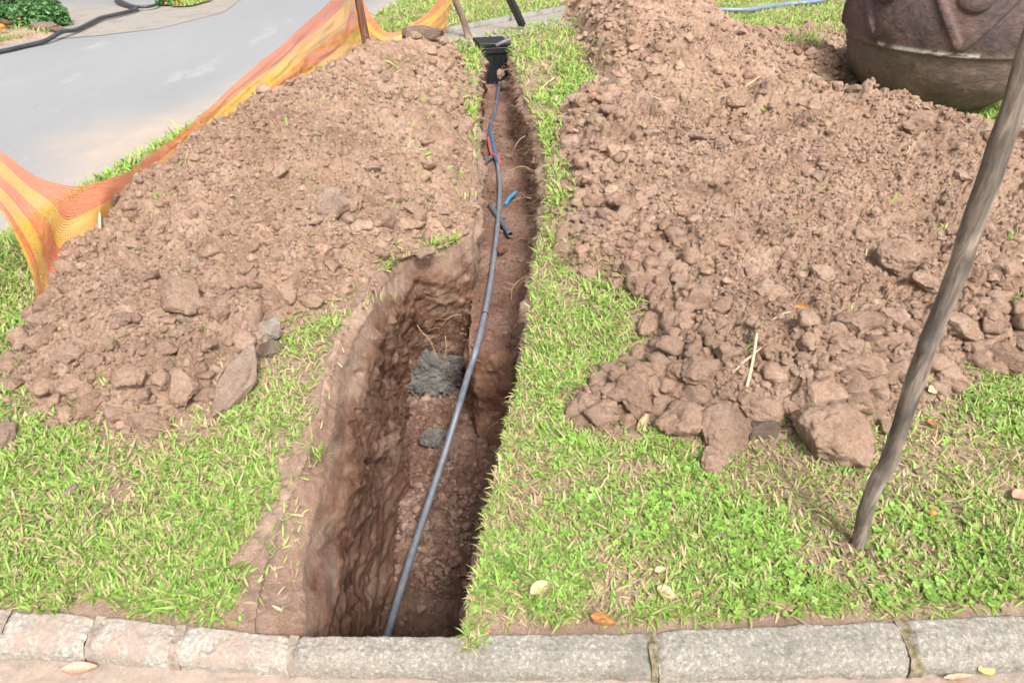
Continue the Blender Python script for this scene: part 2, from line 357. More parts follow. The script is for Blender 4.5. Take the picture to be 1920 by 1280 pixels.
def heap_h(x, y, foot, crest, power=.75):
    de = dseg(x, y, foot, True); ins = inpoly(x, y, foot)
    dc = dseg(x, y, crest); ws = 0; hs_ = 0
    for i in range(len(crest)-1):
        for t_ in (0, .5):
            c_ = crest[i]*(1-t_)+crest[i+1]*t_; q_ = 1/((x-c_[0])**2+(y-c_[1])**2+.04)**1.5; ws = ws+q_; hs_ = hs_+q_*c_[2]
    hc = hs_/ws; de = np.sqrt(de*de+.0004)-.02
    t = de/(de+dc+1e-6); h = hc*np.where(t > 0, t, 0)**power
    h = hc*(1-(1-t)**1.35)*.999 if power is None else h
    return np.where(ins, h, -np.minimum(de*.6, .12)), np.where(ins, de, -de)
def clodtex(x, y, s, seed):
    wx = x+.35*s*fbm(x, y, 1.2/s, 2, seed); wy = y+.35*s*fbm(x, y, 1.2/s, 2, seed+7)
    f1, f2, idv = worley(wx/s, wy/s, seed)
    return s*(.15+.85*idv)*np.clip(1-(f1/.74)**3, 0, 1)**.55
def plates(x, y, s, seed, tilt=.55, crack=.35):
    wx = x+.45*s*fbm(x, y, 1.1/s, 3, seed, .6); wy = y+.45*s*fbm(x, y, 1.1/s, 3, seed+7, .6); f1, f2, idv = worley(wx/s, wy/s, seed)
    i2_ = (idv*7919) % 1; i3_ = (idv*104729) % 1; dx = f1*np.cos(i2_*6.283+wx/s*1.3); dy = f1*np.sin(i3_*6.283+wy/s*1.3)
    return s*(idv**1.5*.75+tilt*(i2_-.5)*dx*2+tilt*(i3_-.5)*dy*2-crack*np.clip(1-(f2-f1)/.22, 0, 1)**1.5)
def heap_z(x, y, foot, crest, seed, lump=1.0, power=.8):
    xw = x+.05*fbm(x, y, 3.5, 3, seed+31); yw = y+.05*fbm(x, y, 3.5, 3, seed+32)
    h, d = heap_h(xw, yw, foot, crest, power)
    edge = np.clip((d+.03)/.15, 0, 1); rough = (.65 if seed == 300 else .55)+(.35 if seed == 300 else .45)*smooth((fbm(x, y, 1.6, 3, seed+5)+.25)/.5); inner = edge*rough*lump
    z = h+edge*.085*fbm(x, y, 1.9, 3, seed)+edge*.03*np.abs(fbm(x, y, 4.5, 3, seed+11))+inner*(.22*clodtex(x, y, .22, seed+12)+.30*plates(x, y, .13, seed+1)+.25*clodtex(x, y, .09, seed+15)+.50*plates(x, y, .055, seed+2)+.25*clodtex(x, y, .045, seed+17)+.6*plates(x, y, .024, seed+3))+edge*(.014*fbm(x, y, 22, 4, seed+9, .6)+.007*fbm(x, y, 90, 2, seed+8))
    return z, d

RE0 = P(0, 425)[:2]; RE1 = P(740, 0)[:2]; rdir = (RE1-RE0)/np.linalg.norm(RE1-RE0); rnor = np.array([rdir[1], -rdir[0]])   # points to the verge (+x)
def roadd(x, y): return (x-RE0[0])*rnor[0]+(y-RE0[1])*rnor[1]+.05*fbm(x, y, 1.5, 3, 77)
KERBB = [P(a, b) for a, b in [(-420, 1105), (0, 1138), (170, 1150), (340, 1168), (560, 1188), (900, 1186), (1225, 1180), (1700, 1157), (1920, 1146), (2350, 1120)]]
def kerby(x): return np.interp(x, [k[0] for k in KERBB], [k[1] for k in KERBB])
def gz(x, y):
    z = (.014*fbm(x, y, 1.7, 3, 3)+.007*fbm(x, y, 9, 3, 4))*(1-.8*smooth((y-7.2)/.6))
    z = z-.075*smooth(1-roadd(x, y)/.16); k = y-kerby(x)
    return z*smooth(k/.15)*.9-.012*smooth(1-k/.1)

def fan(u0, u1, nu, y0, y1, asp=1.2, step=None):
    c = math.cos(TH); s = H*math.sin(TH); du = (u1-u0)/(nu-1); k = du*asp
    n = int(math.log((y1*c+s)/(y0*c+s))/c/k)+1
    yy = ((y0*c+s)*np.exp(np.linspace(0, 1, n)*math.log((y1*c+s)/(y0*c+s)))-s)/c
    uu = np.linspace(u0, u1, nu); X = uu[None, :]*(yy*c+s)[:, None]; Y = np.repeat(yy[:, None], nu, 1); return X, Y
def sheet(name, X, Y, Z, keep, mat, **k):
    nr, nc = X.shape; Fq = gridF(nr, nc); kv = keep.ravel(); Fq = Fq[kv[Fq].all(1)]
    used = np.zeros(nr*nc, bool); used[Fq.ravel()] = True; idx = np.cumsum(used)-1
    V = np.stack([X.ravel(), Y.ravel(), Z.ravel()], 1)[used]; col = k.pop('col', None)
    if col is not None: col = col.reshape(nr*nc, -1)[used]
    return mesh(name, V, [idx[Fq]], mat, col=col, **k)

# ------------------------------------------------------------------ the setting
X = np.linspace(-90, 90, 61)[None, :].repeat(61, 0); Yg = np.linspace(-60, 120, 61)[:, None].repeat(61, 1)
tag(sheet('terrain', X, Yg, np.where((np.abs(X) < 4) & (Yg > -1) & (Yg < 11), -1.6, -.2), X == X, M_ground), kind='structure')
X, Y = fan(-1.1, 1.1, 900, .9, 15, 1.3)
Zg = gz(X, Y); ins = inpoly(X, Y, TPOLY); _d, _lw = dseg(X, Y, [tuple(r_[:2]) for r_ in rimL[:15]], False, [a[2] for a in RIM_L[:15]]); ins = ins | (_d < .6*_lw); kk = Y-kerby(X)
tag(sheet('ground', X, Y, Zg, (~ins) & (roadd(X, Y) > -.05) & (kk > -.02), M_ground), kind='structure')
# road
X, Y = fan(-2.2, .3, 700, 1.5, 40, 2.0); dd = roadd(X, Y)
dust = np.clip(1-np.abs(dd)/.55, 0, 1)**1.2*(dd < .1)
dust = np.clip(dust+1.1*np.exp(-(((X+2.9)/.55)**2+((Y-5.1)/.6)**2)), 0, 1)
dcol = np.repeat(dust[..., None], 3, 2)
tag(sheet('road', X, Y, -.075+.003*fbm(X, Y, .5, 2, 8), dd < .25, M_road, col=dcol), kind='structure')
# near pavement in front of the kerb
X, Y = np.meshgrid(np.linspace(-2.2, 2.2, 500), np.linspace(.2, 1.25, 160))
tag(sheet('pavement', X, Y, -.072+.006*fbm(X, Y, 12, 4, 12)+.004*fbm(X, Y, 60, 3, 13), Y < kerby(X)+.02, M_pave, col=np.ones(X.shape+(3,))), kind='structure')

# ------------------------------------------------------------------ kerb stones
KF = [P(a, b, -.02) for a, b in [(-420, 1172), (0, 1211), (170, 1222), (340, 1236), (560, 1250), (900, 1257), (1225, 1257), (1700, 1250), (1920, 1238), (2350, 1205)]]
def kerbf(x): return np.interp(x, [k[0] for k in KF], [k[1] for k in KF])
joints = [-380, -10, 172, 336, 556, 1222, 1700, 2300]
kl = ['short kerb stone at the left edge of the photo, cut by the frame', 'pale weathered kerb stone second from the left corner', 'short pale speckled kerb stone left of the trench, third from the left',
      'pale kerb stone smeared with brown soil just left of the trench end', 'longest grey speckled kerb stone, across the end of the trench', 'grey speckled kerb stone in front of the leaning wooden stake', 'grey kerb stone at the right corner beyond the mossy joint']
M_moss = simple('mossy_mortar', (.10, .085, .03), (.26, .22, .17), 50, .95, .1, .01)
M_mort = simple('dusty_mortar', (.22, .175, .135), (.32, .265, .22), 50, .95, .1, .01)
for i in range(len(joints)-1):
    x0 = P(joints[i], 1180)[0]+.006; x1 = P(joints[i+1], 1180)[0]-.006
    if i in (1, 2): x1 -= .008
    n = int((x1-x0)/.004)+2; xs = np.linspace(x0, x1, n)
    s = np.concatenate([[-.02], np.linspace(0, 1, 26), [1.0, 1.0, 1.0, 1.0, 1.0]])
    zp = np.concatenate([[-.1], -.004-.010*np.clip((s[1:27]-.55)/.45, 0, 1)-.030*np.clip((s[1:27]-.80)/.2, 0, 1)**2-.012*np.clip(1-s[1:27]/.06, 0, 1)**2, [-.050, -.058, -.068, -.085, -.11]])
    S, XX = np.meshgrid(s, xs, indexing='ij'); Z = np.repeat(zp[:, None], n, 1)
    endr = np.clip(1-np.minimum(XX-x0-.006*fbm(S*3, S, 3, 3, 91+i), x1-XX-(.03*np.clip(S-.35, 0, 1)*(1 if i in (4, 5) else .2))-.010*fbm(S*3, S, 3, 3, 92+i))/.02, 0, 1.6)**1.5
    yb = kerby(XX)+.006*fbm(XX, XX*0, 14, 4, 20+i); yf = kerbf(XX)+.009*fbm(XX, XX*0+3, 13, 5, 30+i, .65); YY = yb+(yf-yb)*S
    nz = fbm(XX, YY, 35, 4, 41)*.0035+fbm(XX, YY, 150, 2, 42)*.002+fbm(XX, YY, 7, 2, 43)*.004-.010*np.clip(fbm(XX, YY, 16, 3, 46)-.28, 0, 1)*np.clip(S*1.6-.4, 0, 1)*4
    Z2 = Z+nz-endr*.012; YY = YY+fbm(XX, Z*3, 30, 3, 44)*.004*(S >= 1)
    V = np.stack([XX+fbm(YY, Z, 25, 3, 45)*.006*(endr > 0), YY, Z2], -1).reshape(-1, 3)
    cx = (x0+x1)/2; cy = float(kerby(cx)); V = V-np.array([cx, cy, 0])
    # end caps
    nr, nc = XX.shape; Fq = [gridF(nr, nc)]; e0 = np.arange(nr)*nc; e1 = e0+nc-1; V = np.vstack([V, [[x0-cx, float(kerby(x0))-.05-cy, -.1], [x1-cx, float(kerby(x1))-.05-cy, -.1]]]); c0 = nr*nc
    T = np.vstack([np.stack([np.full(nr-1, c0), e0[1:], e0[:-1]], 1), np.stack([np.full(nr-1, c0+1), e1[:-1], e1[1:]], 1)])
    white = i < 4; du = np.full((len(V), 3), 0.0 if not white else 1.0)
    if i == 4: du[:] = np.clip(1.2-(V[:, 0:1]+cx+.75)/.55, 0, 1)
    k = empty('kerb_stone', (cx, cy, 0)); tag(k, kl[i], 'kerb stone', 'kerb stones along the pavement')
    mesh('stone_block', V, Fq+[T], M_kerbw if white else M_kerb, k, col=du)
    if i < len(joints)-2:   # mortar filling of the joint on the right of this stone
        xj = P(joints[i+1], 1180)[0]; hw = .014 if i in (1, 2) else (.012 if i != 5 else .018)
        xs = np.linspace(xj-hw, xj+hw, 9); ss = np.linspace(0, 1.04, 40); XX, SS = np.meshgrid(xs, ss)
        YY = kerby(XX)+(kerbf(XX)-kerby(XX))*SS; ZZ = np.interp(SS, [0, .6, .85, 1, 1.04], [-.008, -.010, -.022, -.045, -.10])+.005*fbm(XX, YY, 60, 3, 50+i)
        mesh('mortar', np.stack([XX-cx+.01*fbm(YY, YY*0, 9, 2, 60+i), YY-cy, ZZ], -1).reshape(-1, 3), [gridF(40, 9)], M_moss if i in (4, 5) else M_mort, k)

# ------------------------------------------------------------------ trench
def resample(A, step):
    seg = np.linalg.norm(np.diff(RIM[:, :2], axis=0), axis=1); s = np.concatenate([[0], np.cumsum(seg)]); n = int(s[-1]/step)
    q = np.linspace(0, s[-1], n); return np.stack([np.interp(q, s, A[:, k]) for k in range(A.shape[1])], 1) if A.ndim > 1 else np.interp(q, s, A), q
rim, q = resample(RIM, .007); foot, _ = resample(FOOT, .007); lw, _ = resample(LIPW, .007); dp, _ = resample(DROP, .007)
k5 = np.ones(9)/9
def smo(a): return np.stack([np.convolve(np.pad(a[:, k], 4, 'edge'), k5, 'valid') for k in range(a.shape[1])], 1)
rim = smo(rim); foot = smo(foot); tg = np.gradient(rim[:, :2], axis=0); tg /= np.linalg.norm(tg, axis=1)[:, None]; outn = np.stack([-tg[:, 1], tg[:, 0]], 1)  # outward
# rim runs up the left side: outward is -x
if outn[10, 0] > 0: outn = -outn
outn = smo(outn); lw = lw*np.clip(1.1+.9*fbm(q, q*0+5, 3, 4, 69), .78, 1.8)
rag = fbm(q, q*0, 5, 5, 70, .65)*.035; rim[:, :2] += outn*rag[:, None]
rows = []; tint = []; NT_ = 120
isL = q < np.linalg.norm(np.diff(RIM[:14, :2], axis=0), axis=1).sum()
lips = np.linspace(1, 0, 14)
for a in lips:
    xy = rim[:, :2]+outn*(lw*a)[:, None]; gzz = gz(xy[:, 0], xy[:, 1])
    z = gzz*1.0+.003-(dp)*(1-a)**1.6-np.where(a > .93, .02, 0)+.006*fbm(xy[:, 0], xy[:, 1], 30, 3, 71)*(1-.5*a)+(.35*plates(xy[:, 0], xy[:, 1], .05, 178)+.4*plates(xy[:, 0], xy[:, 1], .022, 179)+.02*fbm(xy[:, 0], xy[:, 1], 6, 3, 180))*np.sin(np.pi*min(1, (1-a)*1.6+.02))
    z = np.where(xy[:, 1] < kerby(xy[:, 0])+.002, z-.14, z); rows.append(np.column_stack([xy, z])); tint.append(np.clip(.9+.5*fbm(xy[:, 0], xy[:, 1], 5, 3, 181)-.35*(1-a), .3, 1))
for t in np.linspace(0, 1, NT_)[1:]:
    z0 = rows[len(lips)-1][:, 2]; c = rim+(foot-rim)*t; z = z0+(foot[:, 2]-.06-z0)*t; dep = -z
    st = fbm((q-z*.6)*.35, (z+q*.35), 9, 4, 72)+.5*fbm((q-z*.6)*.3, z+q*.35, 24, 3, 73)
    lump = fbm(q, z, 7, 4, 74); fine = fbm(q, z, 45, 3, 75)
    amp = smooth(t*6); disp = amp*(.002*st+.042*lump+.0025*fine+.16*plates(q, z, .13, 176, .7, .12)+.10*plates(q, z, .035, 177, .7, .1)-.02)-.03*smooth(t*5)*(1-smooth((t-.2)*3))
    ledge = -.02*smooth((fbm(q, z, 3, 2, 78)-.15)*2.5)*amp
    xy = c[:, :2]+outn*(disp-ledge)[:, None]
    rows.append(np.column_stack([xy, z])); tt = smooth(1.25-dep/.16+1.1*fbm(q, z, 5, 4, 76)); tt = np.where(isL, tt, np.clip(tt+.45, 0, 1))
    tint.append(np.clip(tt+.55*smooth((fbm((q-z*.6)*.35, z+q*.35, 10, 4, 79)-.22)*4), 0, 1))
V = np.vstack(rows); nr = len(rows); nc = len(q); tint = np.concatenate(tint)[:, None].repeat(3, 1)
tag(mesh('trench_wall', V, [gridF(nr, nc)], M_wall, col=tint), kind='structure')
# far end behind the box, near end below the kerb, and the step between shallow and deep part
def strip(name, pts, z0, z1, seed, mat=M_wall, tintv=.1, amp=1.0):
    pts = np.array(pts, float); seg = np.linalg.norm(np.diff(pts, axis=0), axis=1); s = np.concatenate([[0], np.cumsum(seg)]); n = int(s[-1]/.007); qq = np.linspace(0, s[-1], n)
    xy = np.stack([np.interp(qq, s, pts[:, k]) for k in (0, 1)], 1); t = np.gradient(xy, axis=0); t /= np.linalg.norm(t, axis=1)[:, None]; nn = np.stack([t[:, 1], -t[:, 0]], 1)
    zs = np.linspace(z0, z1, 90); Q, Zz = np.meshgrid(qq, zs); d = amp*(.025*fbm(Q+Zz*.4, Zz*.3, 12, 4, seed)+.03*fbm(Q, Zz, 6, 3, seed+1)+.006*fbm(Q, Zz, 50, 3, seed+2)); d -= .03*np.exp(-((Zz-z0)/.03)**2)
    V = np.stack([xy[:, 0][None]+nn[:, 0][None]*d, xy[:, 1][None]+nn[:, 1][None]*d, Zz], -1).reshape(-1, 3)
    tag(mesh(name, V, [gridF(90, n)], mat, col=np.full((len(V), 3), tintv)), kind='structure')
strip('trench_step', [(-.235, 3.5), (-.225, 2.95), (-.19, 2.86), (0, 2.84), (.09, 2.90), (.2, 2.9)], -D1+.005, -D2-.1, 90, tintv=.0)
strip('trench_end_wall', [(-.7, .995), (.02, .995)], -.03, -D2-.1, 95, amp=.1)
X, Y = np.meshgrid(np.linspace(-.6, .5, 220), np.linspace(2.8, 8.3, 900))
Z = -D1+.012*fbm(X, Y, 4, 3, 100)+.5*clodtex(X, Y, .05, 101)*smooth(fbm(X, Y, 3, 2, 102)+.5)+.35*clodtex(X, Y, .022, 103)+.05*smooth((Y-6.6)/1.2)
Z -= .05*smooth((2.95-Y)/.1)
inb = (Y > 2.845) & ((Y > 3.45) | (X > -.232+.015*fbm(Y, Y*0, 9, 2, 5)))
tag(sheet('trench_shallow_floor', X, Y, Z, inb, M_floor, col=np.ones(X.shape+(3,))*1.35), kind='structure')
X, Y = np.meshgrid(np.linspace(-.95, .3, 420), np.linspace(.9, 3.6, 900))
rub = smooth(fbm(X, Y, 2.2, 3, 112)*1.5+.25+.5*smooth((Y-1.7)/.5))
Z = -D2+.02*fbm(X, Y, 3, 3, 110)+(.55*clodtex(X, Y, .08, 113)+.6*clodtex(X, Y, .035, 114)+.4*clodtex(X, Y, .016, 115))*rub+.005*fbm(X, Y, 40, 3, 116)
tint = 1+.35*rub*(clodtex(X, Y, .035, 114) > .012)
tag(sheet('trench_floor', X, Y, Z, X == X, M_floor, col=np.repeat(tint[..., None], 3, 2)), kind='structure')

# ------------------------------------------------------------------ heaps of soil
X, Y = fan(-.92, 1.0, 1400, 1.45, 11.5, 1.05)
HP = {}
def heap(name, foot, crest, seed, label, lump=1.0, power=.8):
    Z, d = heap_z(X, Y, foot, crest, seed, lump, power)
    o = sheet(name, X, Y, Z, (d > -.05) & ~(inpoly(X, Y, TPOLY) & (d < .05)), M_heap); tag(o, label, 'soil heap', 'heaps of dug soil beside the trench'); HP[seed] = (foot, crest, lump, power)
heap('soil_heap', footL, crestL, 200, 'brown heap of dug soil left of the trench in front of the orange netting', 1.0, .68)
heap('soil_heap', footRt, crestR, 300, 'wide brown heap of crumbly soil right of the trench in front of the round pot', 1.15, .68)
heap('soil_heap', footB, crestB, 400, 'smaller soil heap at the back beyond the wide right heap, near the blue grey hose', 1.0, .8)
def surf(x, y):
    x = np.atleast_1d(np.asarray(x, float)); y = np.atleast_1d(np.asarray(y, float)); z = gz(x, y); who = np.zeros(len(x), int)
    for s, (f, c, l, p) in HP.items():
        h, d = heap_z(x, y, f, c, s, l, p); m = (d > -.04) & (h > z); z = np.where(m, h, z); who = np.where(m, s, who)
    return z, who

# ------------------------------------------------------------------ clods
def ico(sub):
    bm = bmesh.new(); bmesh.ops.create_icosphere(bm, subdivisions=sub, radius=1); bm.verts.ensure_lookup_table()
    V = np.array([v.co[:] for v in bm.verts]); Fc = np.array([[v.index for v in f.verts] for f in bm.faces]); bm.free(); return V, Fc
def clodV(V, seed, cuts=7, rough=.25, fine=.0):
    r = np.random.default_rng(seed); V = V.copy()
    for k in range(cuts):
        n = r.normal(size=3); n /= np.linalg.norm(n); d = r.uniform(.55, .88); s = V@n-d; V = V-np.outer(np.clip(s, 0, None)*.92, n)
    V = V*(1+rough*vn3(V*1.6+seed*3.1, seed)[:, None]+rough*.45*vn3(V*3.7+seed, seed+1)[:, None])
    if fine: V = V*(1+fine*vn3(V*9+seed, seed+2)[:, None]+fine*.6*vn3(V*20+seed, seed+3)[:, None]+fine*.3*vn3(V*42+seed, seed+4)[:, None])
    return V*np.array([1, r.uniform(.75, 1), r.uniform(.6, .85)])
i1 = ico(1); i2 = ico(2); i3 = ico(3); i4 = ico(5)
PR1 = [clodV(i1[0], 500+k, 3, .22) for k in range(16)]; PR2 = [clodV(i2[0], 530+k, 10, .22) for k in range(16)]
PR3 = [clodV(i3[0], 560+k, 13, .22, .09) for k in range(14)]
def rotm(n, tilt=3.14):
    a = rng.uniform(0, 2*np.pi, n); t = rng.uniform(-tilt, tilt, n); b = rng.uniform(0, 2*np.pi, n)
    ca, sa, ct, s_, cb_, sb = np.cos(a), np.sin(a), np.cos(t), np.sin(t), np.cos(b), np.sin(b); O = np.zeros(n); I = np.ones(n)
    Ra = np.stack([ca, -sa, O, sa, ca, O, O, O, I], 1).reshape(-1, 3, 3); Rt = np.stack([I, O, O, O, ct, -s_, O, s_, ct], 1).reshape(-1, 3, 3)
    Rb = np.stack([cb_, -sb, O, sb, cb_, O, O, O, I], 1).reshape(-1, 3, 3); return Ra@Rt@Rb
def scatter(name, protos, Fc, pos, rad, tilt, mat, colr, sm=False, **kw):
    Vs = []; Fs = []; Cs = []; off = 0; pid = rng.integers(0, len(protos), len(pos)); RM = rotm(len(pos), tilt)
    for k, pv in enumerate(protos):
        m = pid == k
        if not m.any(): continue
        vv = np.einsum('nij,vj->nvi', RM[m], pv)*rad[m][:, None, None]+pos[m][:, None, :]; n = m.sum()
        Vs.append(vv.reshape(-1, 3)); Fs.append((Fc[None]+(np.arange(n)*len(pv))[:, None, None]+off).reshape(-1, Fc.shape[1])); off += n*len(pv); Cs.append(np.repeat(colr[m], len(pv), 0))
    return mesh(name, np.vstack(Vs), [np.vstack(Fs)], mat, col=np.vstack(Cs), sm=sm, **kw)
def tintc(n, lo=.8, hi=1.25):
    b = rng.uniform(lo, hi, n)[:, None]; return b*np.array([[1, 1, 1]])*(1+rng.normal(size=(n, 3))*np.array([[.03, .02, .03]]))
def fanpts(n, u0=-.85, u1=.85, y0=1.5, y1=10):
    z0 = zc(y0); z1 = zc(y1); uu = rng.uniform(u0, u1, n); zz = z0*np.exp(rng.uniform(0, 1, n)*math.log(z1/z0)); yy = (zz-H*math.sin(TH))/math.cos(TH); return uu*zz, yy, zz
# small loose crumbs: uncountable
x, y, zz = fanpts(95000); z, who = surf(x, y)
_, dL = heap_h(x, y, footL, crestL); _, dR = heap_h(x, y, footRt, crestR); _, dB = heap_h(x, y, footB, crestB); dm = np.maximum(np.maximum(dL, dR), dB)
dens = np.where(dm > 0, .15+.85*smooth(fbm(x, y, 2.0, 3, 600)*3+.5), np.exp(dm/.035)*.5+.012); dens *= np.where(roadd(x, y) > .1, 1, 0)*(~inpoly(x, y, TPOLY))
m = rng.uniform(size=len(x)) < dens; x, y, z, zz, dm = x[m], y[m], z[m], zz[m], dm[m]
r = .0042*zz/2.2*rng.uniform(.35, 1, len(x))**-1.0*rng.uniform(.5, 1.1, len(x)); r = np.clip(r, .003, .03)
tag(scatter('soil_crumbs', PR1, i1[1], np.column_stack([x, y, z+r*.25]), r, 3.14, M_clod, tintc(len(x), .78, 1.22)), 'fine brown soil crumbs strewn over the heaps and lawn', kind='stuff', cat='soil crumbs')
# medium clods
x, y, zz = fanpts(34000); z, who = surf(x, y)
_, dL = heap_h(x, y, footL, crestL); _, dR = heap_h(x, y, footRt, crestR); _, dB = heap_h(x, y, footB, crestB); dm = np.maximum(np.maximum(dL, dR), dB)
near = np.exp(-np.abs(dm-.12)/.28); dens = np.where(dm > 0, .10+.7*near+np.where(who == 300, .75, .3)*smooth(fbm(x, y, 1.8, 3, 610)*3), np.exp(dm/.05)*.55+.004)
dens *= np.where((dm > 0) & (y > 3.4) & (who == 200), .45, 1.0)*np.where(roadd(x, y) > .1, 1, 0)*(~inpoly(x, y, TPOLY)); m = rng.uniform(size=len(x)) < dens
x, y, z, zz, dm, who = x[m], y[m], z[m], zz[m], dm[m], who[m]
r = .0105*np.clip(rng.uniform(.06, 1, len(x)), .06, 1)**-.62*np.clip(zz/3.2, .75, 2.0)*(.62+.6*np.exp(-np.abs(dm-.08)/.35)); r = r*np.where(who == 300, 1.18, 1.0); r = np.clip(r, .007, .065); r = np.where(dm < -.02, np.clip(r, 0, .022), r)
order = np.argsort(-(r/zz)); NI = 235; big = order[:NI]; rest = order[NI:]
tag(scatter('soil_clods', PR2, i2[1], np.column_stack([x, y, z+r*.12])[rest], r[rest], .5, M_clod, tintc(len(rest), .78, 1.2)), 'small rounded soil clods covering the heaps', kind='stuff', cat='soil clods')
GL = {200: ('fist sized brown soil clod lying on the left heap', 'soil clods on the left heap'), 300: ('fist sized brown soil clod lying on the wide right heap', 'soil clods on the right heap'),
      400: ('brown soil clod lying on the small heap at the back', 'soil clods on the back heap'), 0: ('small brown soil clod fallen on the grass beside a heap', 'soil clods fallen on the grass')}
CLODS = []
for i in big:
    s = r[i]*1.08; o = mesh('soil_clod', PR3[rng.integers(len(PR3))]*s, [i3[1]], M_clod, col=np.full((len(PR3[0]), 3), rng.uniform(.88, 1.15)), loc=(x[i], y[i], z[i]+r[i]*.12)); o.rotation_euler = (rng.uniform(-.5, .5), rng.uniform(-.5, .5), rng.uniform(0, 6.28)); CLODS.append((o, int(who[i]), float(s)))
